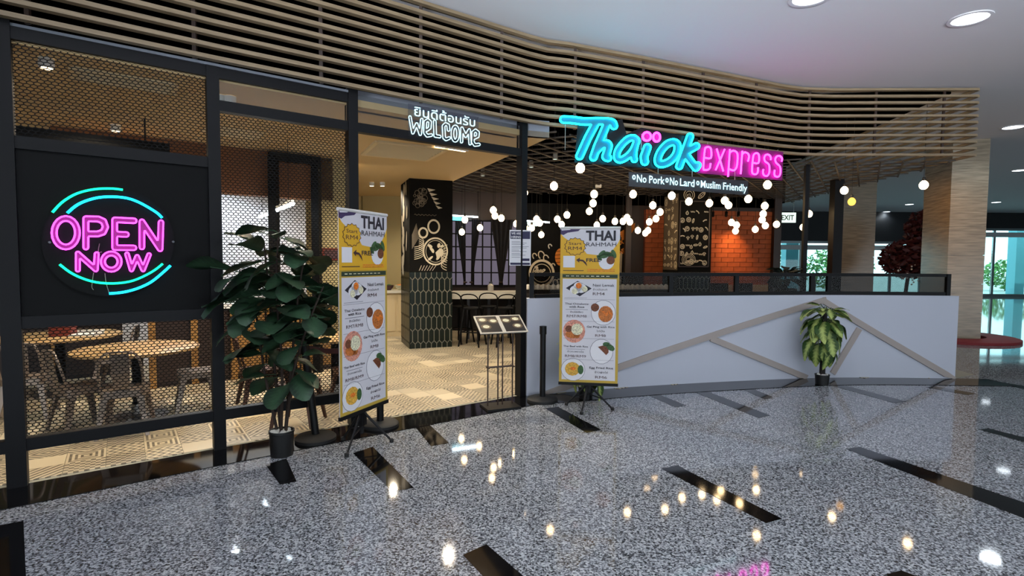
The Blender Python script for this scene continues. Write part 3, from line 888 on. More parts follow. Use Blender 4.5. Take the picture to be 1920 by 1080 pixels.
# black mural panel with chalk lettering
sm0, sm1 = back.hit(988, 480)[0], back.hit(1168, 480)[0]
mb = MB(); mb.bar(bk(sm0, 1.6, .02), bk(sm1, 1.6, .02), .05, 2.3); mb.build('mural_panel', 'chalkboard', WBACK, world=True)
fn = lambda x, z: bk(x, z, .048)
g = random.Random(11); mb = MB()
X = lambda px, py: back.hit(px, py)
cx, cz = X(1015, 512); r = X(1037, 512)[0] - cx
ribbon(mb, circ(cx, cz, r, r * 1.05, 30), .05, fn, True); ribbon(mb, circ(cx, cz, r * .75, None, 24), .016, fn, True)
for q in range(10): ribbon(mb, circ(cx + g.uniform(-.5, .5) * r, cz + g.uniform(-.2, .5) * r, r * .14, r * .07, 8, tilt=g.uniform(0, 3)), .02, fn, True)
for (px, py, s) in ((1001, 480, 5), (1013, 478, 7), (1022, 484, 6), (1036, 498, 4), (1040, 530, 6), (1047, 528, 5), (1030, 462, 4), (1158, 528, 5), (1150, 534, 4)):
    x, z = X(px, py); k = s / 88
    ribbon(mb, [(x + k * math.cos(a) * (1 - .12 * a), z + k * math.sin(a)) for a in [i * .5 for i in range(10)]], .022, fn)
for q in range(9):
    p0, p1 = X(1143 + q * 2.4, 540), X(1149 + q * 2, 500 - q * 4); ribbon(mb, [p0, p1], .014, fn)
mb.build('chalk_drawing', 'chalk', WBACK, world=True)
mb = MB(); cx, cz = X(1050, 482); mb.flat([circ(cx, cz, .12, .19, 20)], fn)
for q in range(4): mb.flat([[X(1160 + q, 436 + q * 4), X(1190, 418 + q * 3), X(1172, 452)]], fn)
mb.build('orange_drawing', 'orange_paint', WBACK, world=True)
mb = MB(); fn2 = lambda x, z: bk(x, z, .051)
for q in range(4): ribbon(mb, [(cx - .12, cz + .12 - q * .08), (cx + .12, cz + .14 - q * .08)], .012, fn2)
ribbon(mb, [(cx, cz - .2), (cx, cz + .2)], .012, fn2)
mb.build('ink_lines', 'chalkboard', WBACK, world=True)
def slant(x0, z0, tilt):
    return lambda x, z: bk(x0 + x * math.cos(tilt) - z * math.sin(tilt), z0 + x * math.sin(tilt) + z * math.cos(tilt), .05)
mb = MB(); q = X(1155, 462); text_into(mb, 'FOOD', slant(*q, .35), 0, 0, .30, .11, .02); q = X(1155, 480); text_into(mb, 'AND', slant(*q, .35), 0, 0, .24, .11, .02)
mb.build('mural_lettering', 'orange_paint', WBACK, world=True)
mb = MB(); a = back.hit(1445, 450)[0]; mb.bar(bk(a + .06, 0, .1), bk(a + .06, 3.4, .1), .16, .16); mb.bar(bk(sm1 + .06, 0, .06), bk(sm1 + .06, 3.4, .06), .35, .12, (1, 0, 0))
mb.build('dark_pilaster', 'dark_wood', WBACK, world=True)
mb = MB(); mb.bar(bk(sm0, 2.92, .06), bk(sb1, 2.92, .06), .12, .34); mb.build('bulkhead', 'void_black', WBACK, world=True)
# window with black grid and tied curtains
sw0, sw1 = back.hit(838, 480)[0], back.hit(986, 480)[0]
zw0, zw1 = .98, 2.35
win = MB(); win.bar(bk(sw0, (zw0 + zw1) / 2, .02), bk(sw1, (zw0 + zw1) / 2, .02), .02, zw1 - zw0)
WIN = struct('window_3', win, 'window_dusk')
n = 9
for i in range(n + 1):
    mb = MB(); s = sw0 + (sw1 - sw0) * i / n; mb.bar(bk(s, zw0, .045), bk(s, zw1, .045), .03, .03); mb.build('mullion', 'matte_black', WIN)
for j in range(6):
    mb = MB(); z = zw0 + (zw1 - zw0) * j / 5; mb.bar(bk(sw0, z, .045), bk(sw1, z, .045), .03, .026); mb.build('mullion', 'matte_black', WIN)
def curtain(name, label, px0, px1, pxm):
    """gathered drape: full at the rail, drawn in to a tie"""
    a, c, mid = back.hit(px0, 420)[0], back.hit(px1, 420)[0], back.hit(pxm, 540)[0]
    mb = MB(); nu, nv = 24, 14; vs = []; 
    for j in range(nv + 1):
        v = j / nv; z = 2.38 - v * 1.42
        k = (1 - v) ** 1.25 * .9 + .1 if v < .93 else .1 + (v - .93) * 1.2
        for i in range(nu + 1):
            u = i / nu; s = (a + (c - a) * u) * k + (mid + (u - .5) * .02) * (1 - k)
            vs.append(bk(s, z, .12 + .035 * math.cos(u * math.pi * 9) * (k * .8 + .2)))
    fs = [(j * (nu + 1) + i, j * (nu + 1) + i + 1, (j + 1) * (nu + 1) + i + 1, (j + 1) * (nu + 1) + i) for j in range(nv) for i in range(nu)]
    # open V in the middle: two wings
    mb.add(vs, fs)
    t = thing(name, label, 'curtain', tuple(bk(mid, .96, .1)))
    mb.build('drape', 'curtain', t, smooth=True, world=True)
    mb = MB(); q = bk(mid, 1.05, .12); mb.lathe([(.035, -.015), (.045, 0), (.035, .015)], 12, q); mb.build('tie', 'dark_wood', t, world=True)
curtain('curtain', 'dark tied curtain left half of the window behind bar counter', 852, 873, 872)
curtain('curtain', 'dark tied curtain falling beside the middle of the grid window', 884, 902, 883)
curtain('curtain', 'dark tied curtain in front of the right end of grid window', 918, 962, 938)

# ================================================================== LOW WALL, RAIL
wf, wbk = WALL, offset(WALL, -WT)
b = MB(); strip(wbk, wf, 0, WH, b)
# end faces
WALLO = struct('wall_front', b, 'wall_white')
def surf(px, py):
    """(s, z) on the face of the low wall under a line of sight"""
    best = None
    for i in range(len(WALL) - 1):
        pl = Plane(WALL[i], WALL[i + 1]); s, z = pl.hit(px, py)
        if -1e-6 <= s <= pl.len + 1e-6: return (WL[i] + s, z)
        if best is None or abs(s) < best[0]: best = (abs(s), (0 if s < 0 else WL[-1], z))
    return best[1]
def wall_trim(a, c, w=.075):
    n = 14; mb = MB(); A, B = Vector(a), Vector(c); d = (B - A).normalized(); pn = Vector((-d.y, d.x)) * w / 2
    ring = []
    for i in range(n + 1):
        p = A.lerp(B, i / n)
        for off in (.0, .022):
            for sgn in (1, -1):
                q = p + pn * sgn; q.y = max(.0, min(WH, q.y)); x, y = wall_at(q.x, off); ring.append((x, y, q.y))
    fs = []
    for i in range(n):
        k = i * 4; fs += [(k, k + 1, k + 5, k + 4), (k + 2, k + 6, k + 7, k + 3), (k, k + 4, k + 6, k + 2), (k + 1, k + 3, k + 7, k + 5)]
    fs += [(0, 2, 3, 1), (4 * n, 4 * n + 1, 4 * n + 3, 4 * n + 2)]
    mb.add(ring, fs); return mb.build('trim', 'trim_beige', WALLO)
wall_trim(surf(1015, 742), surf(1548, 562)); wall_trim(surf(1332, 634), surf(1512, 708))
wall_trim(surf(1540, 562), surf(1794, 712)); wall_trim(surf(1610, 616), surf(1560, 700))

t = thing('glass_railing', 'black framed smoked glass railing along the top of the white wall', 'railing', (WALL[0][0], WALL[0][1], 0))
RT = 1.375
mid = offset(WALL, -WT / 2)
def sweep(poly, z, w, h, name, mt, parent):
    a, c = offset(poly, w / 2), offset(poly, -w / 2); mb = MB(); k = len(poly)
    vs = []
    for i in range(k): vs += [(a[i][0], a[i][1], z - h / 2), (a[i][0], a[i][1], z + h / 2), (c[i][0], c[i][1], z + h / 2), (c[i][0], c[i][1], z - h / 2)]
    fs = []
    for i in range(k - 1):
        q = i * 4; fs += [(q + j, q + 4 + j, q + 4 + (j + 1) % 4, q + (j + 1) % 4) for j in range(4)]
    fs += [(0, 1, 2, 3), (4 * k - 1, 4 * k - 2, 4 * k - 3, 4 * k - 4)]
    mb.add(vs, fs); return mb.build(name, mt, parent, world=True)
sweep(mid[1:-1], RT - .02, .05, .04, 'top_rail', 'black_steel', t)
sweep(mid[1:-1], WH + .022, .05, .044, 'bottom_rail', 'black_steel', t)
s0 = along(mid)
for px in (990, 1262, 1385, 1527, 1558, 1797):
    s, z = surf(px, 600); x, y = wall_at(max(.08, min(WL[-1] - .1, s)), -WT / 2)
    b = MB(); b.bar((x, y, WH), (x, y, RT), .05, .05); b.build('post', 'black_steel', t, world=True)
seg = [990, 1262, 1385, 1527, 1797]
for a, c in zip(seg[:-1], seg[1:]):
    sa, sc = surf(a, 600)[0], surf(c, 600)[0]
    pts = [wall_at(max(.1, sa) + (min(WL[-1] - .12, sc) - max(.1, sa)) * i / 8, -WT / 2) for i in range(9)]
    sweep(pts, (WH + RT) / 2, .01, RT - WH - .08, 'smoked_pane', 'tinted_glass', t)

# ================================================================== STOREFRONT FRAME
t = thing('storefront_frame', 'black steel storefront frame with expanded metal mesh screens', 'frame', (P0[0], P0[1], 0), FA)
SF = t
TOP = 2.975
def fbar(A, B, za, zb, w, d, name='post', mt='black_steel'):
    mb = MB(); mb.bar((A[0], A[1], za), (B[0], B[1], zb), w, d, (FN.x, FN.y, 0)); return mb.build(name, mt, t, world=True)
for P, w in ((P0, .10), (P1, .085), (P2, .085), (P3, .075), (PL, .1)):
    mb = MB(); r = Matrix.Rotation(math.atan2(FD.y, FD.x), 4, 'Z'); mb.box((P[0], P[1], (TOP + .03) / 2), (w, .10, TOP + .03), r); mb.build('post', 'black_steel', t, world=True)
def seg_bars(A, B, zs, w=.075):
    A, B = Vector(A), Vector(B); d = (B - A).normalized() * .03
    for z in zs: fbar(A + d, B - d, z, z, .08, w, 'transom')
seg_bars(P0, P1, [.275, 1.08, 2.24, 2.925]); seg_bars(P1, P2, [.275, 2.68, 2.925]); seg_bars(P2, P3, [2.68])
seg_bars(PL, P0, [.275, 2.68, 2.925])
b = MB(); A, B = Vector(P0), Vector(P1); dd = (B - A).normalized()
b.bar((*(A + dd * .05), 1.66), (*(B - dd * .04), 1.66), .03, 1.12); b.build('black_panel', 'board_black', t, world=True)
# expanded metal
def expanded(A, B, z0, z1):
    A, B = Vector(A), Vector(B); L = (B - A).length; d = (B - A) / L; n = Vector((d.y, -d.x))
    px, pz = .034, .039; th = .0015
    nx, nz = int(L / px), int((z1 - z0) / (pz / 2)); px = L / nx; hz = (z1 - z0) / nz
    mb = MB(); vs, fs = [], []
    hw, hh = px / 2, hz            # cell half sizes (rhombus with flattened tips)
    a_, b_ = .30 * hh, .70 * hh
    o = [(-hw, -a_), (0, -b_), (hw, -a_), (hw, a_), (0, b_), (-hw, a_)]
    inn = [(x * .84, z * .76) for x, z in o]
    for j in range(1, nz):
        for i in range(nx + (j % 2)):
            cx = (i + .5 - .5 * (j % 2)) * px; cz = z0 + j * hz; k = len(vs)
            for off in (th, -th):
                for ring in (o, inn):
                    for x, z in ring:
                        s = max(0, min(L, cx + x)); q = A + d * s + n * off; vs.append((q.x, q.y, cz + z))
            for e in range(6):
                f = (e + 1) % 6
                fs += [(k + e, k + f, k + 6 + f, k + 6 + e), (k + 6 + e, k + 6 + f, k + 18 + f, k + 18 + e), (k + 18 + e, k + 18 + f, k + 12 + f, k + 12 + e)]
    mb.add(vs, fs); o_ = mb.build('mesh_screen', 'matte_black', t, world=True, kind='stuff'); return o_
def inset(A, B, e=.045):
    A, B = Vector(A), Vector(B); d = (B - A).normalized() * e; return A + d, B - d
a, c = inset(P0, P1); expanded(a, c, .315, 1.06); expanded(a, c, 2.28, 2.89)
a, c = inset(P1, P2); expanded(a, c, .315, 2.64)
for (A, B, z0, z1) in ((P1, P2, 2.72, 2.89), (P2, P3, 2.72, 2.97)):
    a, c = inset(A, B); b = MB(); b.bar((a.x, a.y, (z0 + z1) / 2), (c.x, c.y, (z0 + z1) / 2), .008, z1 - z0); b.build('glass_pane', 'clear_glass', t, world=True)

# ================================================================== SLATTED SCREEN OVER THE FRONT
G0 = (PL[0] + FN.x * .10, PL[1] + FN.y * .10)
front = [G0, (P0[0] + FN.x * .10, P0[1] + FN.y * .10), (P1[0] + FN.x * .10, P1[1] + FN.y * .10), (P3[0] + FN.x * .1, P3[1] + FN.y * .10)]
bend = [(.36, 5.93), (.60, 6.00)]
runr = [(1.5, 6.38), (2.35, 6.76), (3.6, 7.32), (3.95, 7.44), (4.4, 7.48), (6.35, 7.42)]
SLP = front + bend + runr
t = thing('slat_screen', 'timber look slat screen band curving above the whole shop front', 'screen', (P3[0], P3[1], 3.0))
NS = 11; Z0, DZ = 3.005, .0885
for i in range(NS):
    sweep(SLP, Z0 + DZ * i, .055, .03, 'slat', 'slat_wood', t)
ret = [(6.35, 7.42), (6.38, 8.0), (6.45, 10.5), (6.72, 13.2)]
for i in range(NS):
    sweep(ret, Z0 + DZ * i, .055, .03, 'return_slat', 'slat_wood', t)
sl = along(SLP)
def slp_at(s, off):
    for i in range(len(SLP) - 1):
        if s <= sl[i + 1]:
            k = (s - sl[i]) / (sl[i + 1] - sl[i]); a, c = Vector(SLP[i]), Vector(SLP[i + 1]); d = (c - a).normalized(); p = a.lerp(c, k)
            return (p.x + d.y * off, p.y - d.x * off)
s = .5
while s < sl[-1] - .1:
    x, y = slp_at(s, -.035); b = MB(); b.bar((x, y, Z0 - .02), (x, y, CEIL - .03), .03, .02); b.build('hanger', 'dark_wood', t, world=True)
    b = MB()
    for i in range(NS):
        x2, y2 = slp_at(s, -.018); b.box((x2, y2, Z0 + DZ * i + .018), (.022, .022, .014))
    b.build('clip_row', 'slat_clip', t, world=True)
    s += .92
sweep([slp_at(.01 + i * (sl[-1] - .1) / 40, -.06) for i in range(41)], CEIL - .012, .05, .02, 'top_rail', 'matte_black', t)

# ================================================================== OPEN TIMBER LATTICE CEILING
LZ = 2.94
POLY = [(P3[0] - .02, P3[1] + .2), BE1, BE2, (-1.9, 12.0)] + [(6.65, 12.9), (6.28, 7.55)] + offset(SLP[4:-1], -.10)[::-1]
LAT = thing('ceiling_lattice', 'dark open diagonal lattice ceiling over the dining room', None, (2.5, 9, LZ), kind='structure')
def lattice(direc, z, sp, h):
    d = Vector(direc).normalized(); n = Vector((-d.y, d.x))
    offs = [Vector(p).dot(n) for p in POLY]; o = min(offs) + sp * .5
    while o < max(offs):
        xs = []
        for i in range(len(POLY)):
            a, c = Vector(POLY[i]), Vector(POLY[i - 1]); ka, kc = a.dot(n) - o, c.dot(n) - o
            if (ka > 0) != (kc > 0): p = a.lerp(c, ka / (ka - kc)); xs.append(p.dot(d))
        xs.sort()
        for u0, u1 in zip(xs[::2], xs[1::2]):
            if u1 - u0 > .08:
                p, q = d * u0 + n * o, d * u1 + n * o
                b = MB(); b.bar((p.x, p.y, z), (q.x, q.y, z), .022, h); b.build('slat', 'lattice_wood', LAT, world=True)
        o += sp
lattice((math.cos(TH + .62), math.sin(TH + .62)), LZ, .27, .016)
lattice((math.cos(TH - .75), math.sin(TH - .75)), LZ + .017, .27, .016)
b = MB(); p = on_z(1122, 347, LZ)
t = thing('smoke_detector', 'small white detector box under the lattice ceiling right of neon', 'detector', tuple(p))
b = MB(); b.box((0, 0, -.02), (.10, .10, .05)); b.build('housing', 'white_plain', t); b = MB(); b.lathe([(.03, -.055), (.03, -.045)], 12); b.build('grille', 'slat_clip', t)

# ================================================================== LAMPS
def spot(loc, power, col, size=.12, angle=150, blend=.6, target=None):
    l = bpy.data.lights.new('lamp', 'SPOT'); l.energy = power; l.color = col; l.shadow_soft_size = size
    l.spot_size = math.radians(angle); l.spot_blend = blend
    o = bpy.data.objects.new('lamp', l); COL.objects.link(o); o.location = loc
    if target is not None:
        o.rotation_euler = (Vector(target) - Vector(loc)).to_track_quat('-Z', 'Y').to_euler()
    return o
dl_ring = None
def downlight(p, label, r=.15, cool=True, power=None, group=None):
    t = thing('downlight', label, 'downlight', tuple(p), group=group)
    b = MB(); b.lathe([(r * 1.0, -.001), (r * 1.22, -.002), (r * 1.22, -.012), (r, -.014)], 24, cap=False); b.build('trim_ring', 'ceiling_white', t, smooth=True)
    b = MB(); b.lathe([(r, -.006), (0, -.006)], 24); b.build('diffuser', 'lamp_cool' if cool else 'lamp_warm', t)
    if power: spot((p[0], p[1], p[2] - .03), power, (.86, .94, 1) if cool else (1, .84, .62), r)
    return t
POS = ['nearest large round downlight in the white mall ceiling', 'round downlight at the very top edge of the picture', 'round mall downlight right of the slat screen end',
       'round mall downlight at the right picture edge, farther back', 'tiny mall downlight seen between the two stone columns, upper', 'tiny mall downlight between the stone columns, lower', 'tiny mall downlight just right of the nearest stone column']
for (px, py), lb in zip([(1819, 34), (1520, -6), (1900, 238), (1912, 319), (1705, 383), (1662, 397), (1868, 379)], POS):
    downlight(on_z(px, py, CEIL), lb, .15, True, MALL_LAMP)
for x, y in ((-3.5, .2), (-.5, 1.0), (2.0, 1.0), (-2.0, -3.0), (1.5, -3.0), (5.0, -1.5), (8.0, 2.0), (11.5, 6.0), (13, 11), (8.8, 8.0), (11.5, 13.5), (8.5, 18), (13.5, 18), (18, 15), (19, 21)):  # more downlights without fixtures, some added to brighten the far hall
    spot((x, y, CEIL - .05), MALL_LAMP, (.86, .94, 1), .15)
WL_ = [((87, 123), 'small ceiling spot behind the upper left mesh, left'), ((217, 243), 'small ceiling spot behind the upper left mesh, right'), ((412, 190), 'left of two small spots at the top of the clear pane'),
       ((432, 192), 'right of two small spots at the top of the clear pane'), ((697, 347), 'left bright ceiling spot above the first banner'), ((717, 347), 'right bright ceiling spot above the first banner'), ((648, 331), 'small ceiling spot half hidden by the door mullion')]
for (px, py), lb in WL_:
    p = on_z(px, py, LOW - .05)
    t = thing('ceiling_spot', lb, 'spotlight', (p.x, p.y, LOW))
    b = MB(); b.lathe([(.045, -.001), (.045, -.06), (.038, -.07)], 16, cap=False); b.build('can', 'white_plain', t, smooth=True)
    b = MB(); b.lathe([(.04, -.064), (0, -.064)], 16); b.build('lens', 'lamp_warm', t)
for x, y in ((-3.6, 4.6), (-2.6, 5.4), (-1.4, 6.2), (-2.3, 7.6), (-4.2, 5.8), (-.9, 7.6), (-2.2, 9.8), (-.4, 6.5)):
    spot((x, y, LOW - .07), WARM_LAMP, (1, .84, .62), .06, 150)
kc = Vector(P1) - FN * 3.5 + FD * .6
spot((kc.x, kc.y, 2.7), 150, (.82, .93, 1), .05, 160)  # cool fill added to brighten the kitchen, no fixture
spot((-3.2, 3.95, LOW - .07), 45, (1, .84, .62), .06, 150)  # warm fill added over the front chairs, no fixture
# recessed slots and vents in the plasterboard ceiling
def ceiling_vent(c, a, w, l, name, label, louvers):
    t = thing(name, label, 'vent', (c[0], c[1], LOW), a)
    b = MB()
    for s in (-1, 1): b.box((s * w / 2, 0, -.01), (.05, l, .025)); b.box((0, s * l / 2, -.01), (w, .05, .025))
    b.build('frame', 'vent_cream', t)
    for i in range(louvers):
        b = MB(); k = -l / 2 + l * (i + .5) / louvers; b.box((0, k, -.008), (w - .05, .02, .03), Matrix.Rotation(.6, 4, 'X')); b.build('louver', 'vent_cream', t)
    b = MB(); b.box((0, 0, -.001), (w - .04, l - .04, .002)); b.build('plenum', 'slat_clip', t)
p = on_z(757, 283, LOW); ceiling_vent((p.x, p.y), TH + .1, .85, .85, 'ceiling_vent', 'square louvred ceiling vent inside the entrance', 7)
p = on_z(236, 151, LOW); ceiling_vent((p.x, p.y), FA, .62, .26, 'ceiling_vent', 'narrow ceiling vent seen through the upper left mesh', 3)
p = on_z(436, 247, LOW); ceiling_vent((p.x, p.y), FA, .5, .3, 'ceiling_vent', 'small ceiling vent seen through the middle mesh screen', 3)
t = thing('slot_light', 'short white slot light in the ceiling under the welcome sign', 'light', tuple(on_z(845, 278, LOW)), FA)
b = MB(); b.box((0, 0, -.006), (.42, .05, .012)); b.build('diffuser', 'lamp_warm', t)
b = MB(); b.box((0, .03, -.008), (.46, .012, .016)); b.box((0, -.03, -.008), (.46, .012, .016)); b.build('frame', 'white_plain', t)

for k, (px, py) in enumerate(((905, 330), (996, 314), (1006, 387), (1041, 299))):
    q = on_z(px, py, LZ - .03); t = thing('lattice_spot', f'tiny pale spotlight in the dark lattice ceiling near the door post, {["first", "second", "third", "fourth"][k]} from the left', 'spotlight', tuple(q))
    b = MB(); b.lathe([(.03, .10), (.035, .0), (.03, 0)], 12, cap=False); b.build('can', 'slat_clip', t); b = MB(); b.lathe([(.03, .003), (0, .003)], 12); b.build('lens', 'sign_lit', t)
    b = MB(); b.tube([(0, 0, .09), (0, 0, CEIL - .045 - q.z)], .005, 5); b.build('stem', 'matte_black', t)
# orange spots without fixtures, added at the dining room edge to tint the stone columns
spot((6.5, 9.2, 3.0), 150, (1, .50, .16), .04, 62, .8, target=(8.62, 10.9, 1.9))
spot((6.9, 12.2, 3.0), 45, (1, .58, .25), .04, 60, .8, target=(8.9, 14.2, 1.5))
# globe bulbs on drop cords
b = MB(); b.lathe([(0, -.064), (.024, -.059), (.045, -.041), (.056, -.014), (.056, .012), (.045, .037), (.024, .056), (.017, .064)], 16)
bulb_me = b.build('bulb', 'bulb_glow', None, smooth=True); BM = bulb_me.data; bpy.data.objects.remove(bulb_me)
bam = BM.copy(); bam.materials.clear(); bam.materials.append(M['bulb_amber'])
b = MB(); b.lathe([(.017, .058), (.020, .062), (.020, .105), (.008, .115), (0, .115)], 10); x = b.build('socket', 'bulb_cap', None); SM = x.data; bpy.data.objects.remove(x)
b = MB(); b.tube([(0, 0, 0), (0, 0, 1)], .004, 4); x = b.build('cord', 'plastic_black', None); CM = x.data; bpy.data.objects.remove(x)
ORD = ['first', 'second', 'third', 'fourth', 'fifth', 'sixth', 'seventh', 'eighth', 'ninth', 'tenth', 'eleventh', 'twelfth', 'thirteenth', 'fourteenth']
CL = [('over the bar counter before the grid window', [(866, 435), (871.6, 412), (900, 427), (925, 394), (928, 404.5), (940, 409), (968, 419.5)]),
      ('by the hiring notice, before the black mural', [(983, 361.5), (987, 430), (997, 427.5), (1006, 410.7), (1012, 418), (1015, 440)]),
      ('over the second banner', [(1038.7, 348.7), (1045, 411), (1053, 421), (1063, 403), (1088, 315), (1105, 396), (1112, 381), (1114, 364), (1119, 422), (1130, 410)]),
      ('between the second banner and the chalkboard pillar', [(1153, 415), (1168, 415), (1175.6, 408), (1181, 416), (1196, 432), (1210, 437), (1215, 432), (1217.5, 416), (1230, 410), (1237.6, 397.5)]),
      ('under the neon slogan', [(1187, 364), (1224, 385), (1259.6, 367), (1291.7, 377.7), (1330, 381), (1359, 376), (1366, 384.7), (1403, 373), (1439, 346.5)]),
      ('against the orange brick wall', [(1371.5, 417), (1379, 433), (1381, 422), (1416, 430), (1429, 412), (1431, 401), (1434, 386), (1435, 423)]),
      ('beside the stone columns', [(1456, 420.5), (1505.7, 426), (1517, 401), (1583, 357), (1597, 378), (1732, 347)])]
for where, pts in CL:
    for i, (px, py) in enumerate(pts):
        k = (py - 315) / (440 - 315); Y = 6.7 + 4.0 * max(0, min(1, k)) ** .85
        if px > 1560: Y = 7.7 if px > 1700 else 8.6
        p = on_y(px, py, Y)
        amb = (px, py) == (1597, 378)
        lb = ('dim amber globe bulb hanging left of the tall stone column' if amb else f'glowing globe bulb {where}, {ORD[i]} from the left')
        t = thing('pendant_bulb', lb, 'bulb', tuple(p), group='globe bulbs hung from the lattice ceiling')
        link('bulb', bam if amb else BM, t); link('socket', SM, t)
        link('cord', CM, t, loc=(0, 0, .11), scale=(1, 1, CEIL - .045 - p.z - .11))

# ================================================================== NEON SIGNS
def neon(parent, pl, off, tr, strokes, half, r, tube_m, name, back_m=None, step=None, back_extra=1.0):
    """outlined letter: lit tube round each contour and a back plate, its pink or teal standing in for glow"""
    step = step or half / 3.2
    loops = contours(strokes, half, step)
    mp = lambda x, y: pl.hit(*tr(x, y))
    mb = MB()
    for lp in loops:
        mb.tube([pl.at(*mp(x, y), off) for x, y in lp], r, 6, closed=True)
    o = mb.build(name, tube_m, parent, smooth=True, world=True)
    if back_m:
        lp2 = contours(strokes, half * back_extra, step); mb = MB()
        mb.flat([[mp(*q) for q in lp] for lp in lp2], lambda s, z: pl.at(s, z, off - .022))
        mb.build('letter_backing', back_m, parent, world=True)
    return o
def neon_line(parent, pl, off, tr, strokes, r, tube_m, name, closed=False, sm=3):
    mb = MB()
    for s in strokes:
        pts = smooth_path(s, sm, closed) if sm > 1 else s
        mb.tube([pl.at(*pl.hit(*tr(x, y)), off) for x, y in pts], r, 6, closed=closed)
    return mb.build(name, tube_m, parent, smooth=True, world=True)
def ell(cx, cy, rx, ry, n=20, tilt=0.):
    p = circ(cx, cy, rx, ry, n, tilt=tilt); return p + [p[0]]

# --- open now, on the black panel
pl = Plane((P0[0] + FN.x * .05, P0[1] + FN.y * .05), (P1[0] + FN.x * .05, P1[1] + FN.y * .05))
tr = lambda x, y: (60 + x / 4.5, 330 + y / 4.5)
c = pl.at(*pl.hit(205, 455), .0)
t = thing('neon_sign', 'neon OPEN NOW sign on the black panel, pink with green and blue arcs', 'neon sign', tuple(c), FA)
T = lambda s, h: neon(t, pl, .03, tr, s, h, .0056, 'neon_pink', 'letter_tube', 'acrylic_glow_pink', back_extra=1.25)
T([ell(287, 480, 98, 120)], 20)
T([[(455, 600), (455, 363), (560, 365), (603, 385), (620, 432), (600, 475), (555, 490), (455, 490)]], 21)
T([[(860, 380), (697, 372), (697, 605), (858, 607)], [(697, 490), (795, 495)]], 20)
T([[(925, 600), (925, 388), (1078, 616), (1085, 395)]], 20)
T([[(388, 790), (388, 655), (538, 788), (546, 660)]], 17)
T([ell(668, 722, 70, 68)], 17)
T([[(800, 660), (838, 790), (885, 680), (935, 790), (985, 665)]], 15)
neon_line(t, pl, .03, tr, [[(175, 310), (250, 230), (350, 165), (450, 130), (560, 112), (680, 110), (765, 120)]], .0075, 'neon_green', 'arc_tube')
neon_line(t, pl, .03, tr, [[(300, 315), (370, 255), (450, 215), (560, 185), (680, 178), (800, 190), (900, 225), (1000, 280), (1060, 320), (1095, 355)]], .0085, 'neon_blue', 'arc_tube')
neon_line(t, pl, .03, tr, [[(235, 745), (320, 810), (420, 860), (540, 895), (680, 905), (820, 890), (930, 850), (1030, 795), (1100, 740)]], .0075, 'neon_green', 'arc_tube')
neon_line(t, pl, .03, tr, [[(650, 990), (760, 980), (880, 950), (1000, 895), (1100, 815), (1165, 755)]], .0085, 'neon_blue', 'arc_tube')
mb = MB(); q = [pl.hit(*tr(x, y)) for x, y in circ(640, 555, 560, 460, 40)]
vs0 = [pl.at(s, z, .003) for s, z in q]; vs1 = [pl.at(s, z, .007) for s, z in q]; k = len(q)
mb.add(vs0 + vs1, [tuple(range(k))[::-1], tuple(range(k, 2 * k))] + [(i, (i + 1) % k, (i + 1) % k + k, i + k) for i in range(k)])
mb.build('backing_disc', 'matte_black', t, world=True)
for (x, y) in ((150, 560), (1190, 555)):
    mb = MB(); s, z = pl.hit(*tr(x, y)); mb.tube([pl.at(s, z, .0), pl.at(s, z, .02)], .008, 8); mb.build('stand_off', 'steel_grey', t, world=True)
neon_line(t, pl, .02, tr, [[(520, 815), (505, 930), (520, 960)], [(615, 820), (625, 900), (650, 985)], [(570, 570), (560, 640), (590, 640)]], .0022, 'slat_clip', 'wire')

# --- welcome, on the glass over the door
pl = Plane((P2[0] + FN.x * .03, P2[1] + FN.y * .03), (P3[0] + FN.x * .03, P3[1] + FN.y * .03))
tr = lambda x, y: (755 + x / 10.8, 185 + y / 10.8)
c = pl.at(*pl.hit(831, 235), 0)
t = thing('neon_sign', 'white neon welcome sign in Thai and English over the entrance', 'neon sign', tuple(c), FA)
T = lambda s, h=27: neon(t, pl, .02, tr, s, h, .0048, 'neon_white', 'letter_tube', 'acrylic_clear', step=7)
T([[(130, 380), (188, 700), (265, 520), (338, 730), (368, 430)]], 24)
T([[(478, 640), (530, 600), (538, 480), (490, 440), (440, 475), (432, 700), (478, 760), (560, 745)]])
T([[(630, 470), (640, 762), (730, 775)]])
T([[(910, 640), (902, 545), (850, 520), (808, 560), (820, 800), (860, 832), (922, 805)]])
T([ell(1045, 715, 58, 145)])
T([[(1172, 880), (1180, 605), (1255, 770), (1328, 640), (1345, 920)]], 24)
T([[(1440, 800), (1500, 770), (1505, 690), (1455, 650), (1405, 690), (1402, 890), (1442, 945), (1522, 935)]])
mb = MB(); a, b_ = pl.hit(775, 217.5), pl.hit(889, 238.5)
text_into(mb, 'ยินดีต้อนรับ', lambda s, z: pl.at(s, z + (b_[1] - a[1]) * (s - a[0]) / (b_[0] - a[0]), .02), a[0], a[1], b_[0] - a[0], .083, .006)
mb.build('thai_lettering', 'neon_white', t, world=True)
mb = MB()
q = [pl.hit(763, 192), pl.hit(893, 216), pl.hit(900, 278), pl.hit(766, 253)]
mb.bar(pl.at((q[0][0] + q[3][0]) / 2, (q[0][1] + q[2][1]) / 2 + .0, .006), pl.at((q[1][0] + q[2][0]) / 2, (q[0][1] + q[2][1]) / 2, .006), .004, .30)
mb.build('clear_backing', 'acrylic_clear', t, world=True)

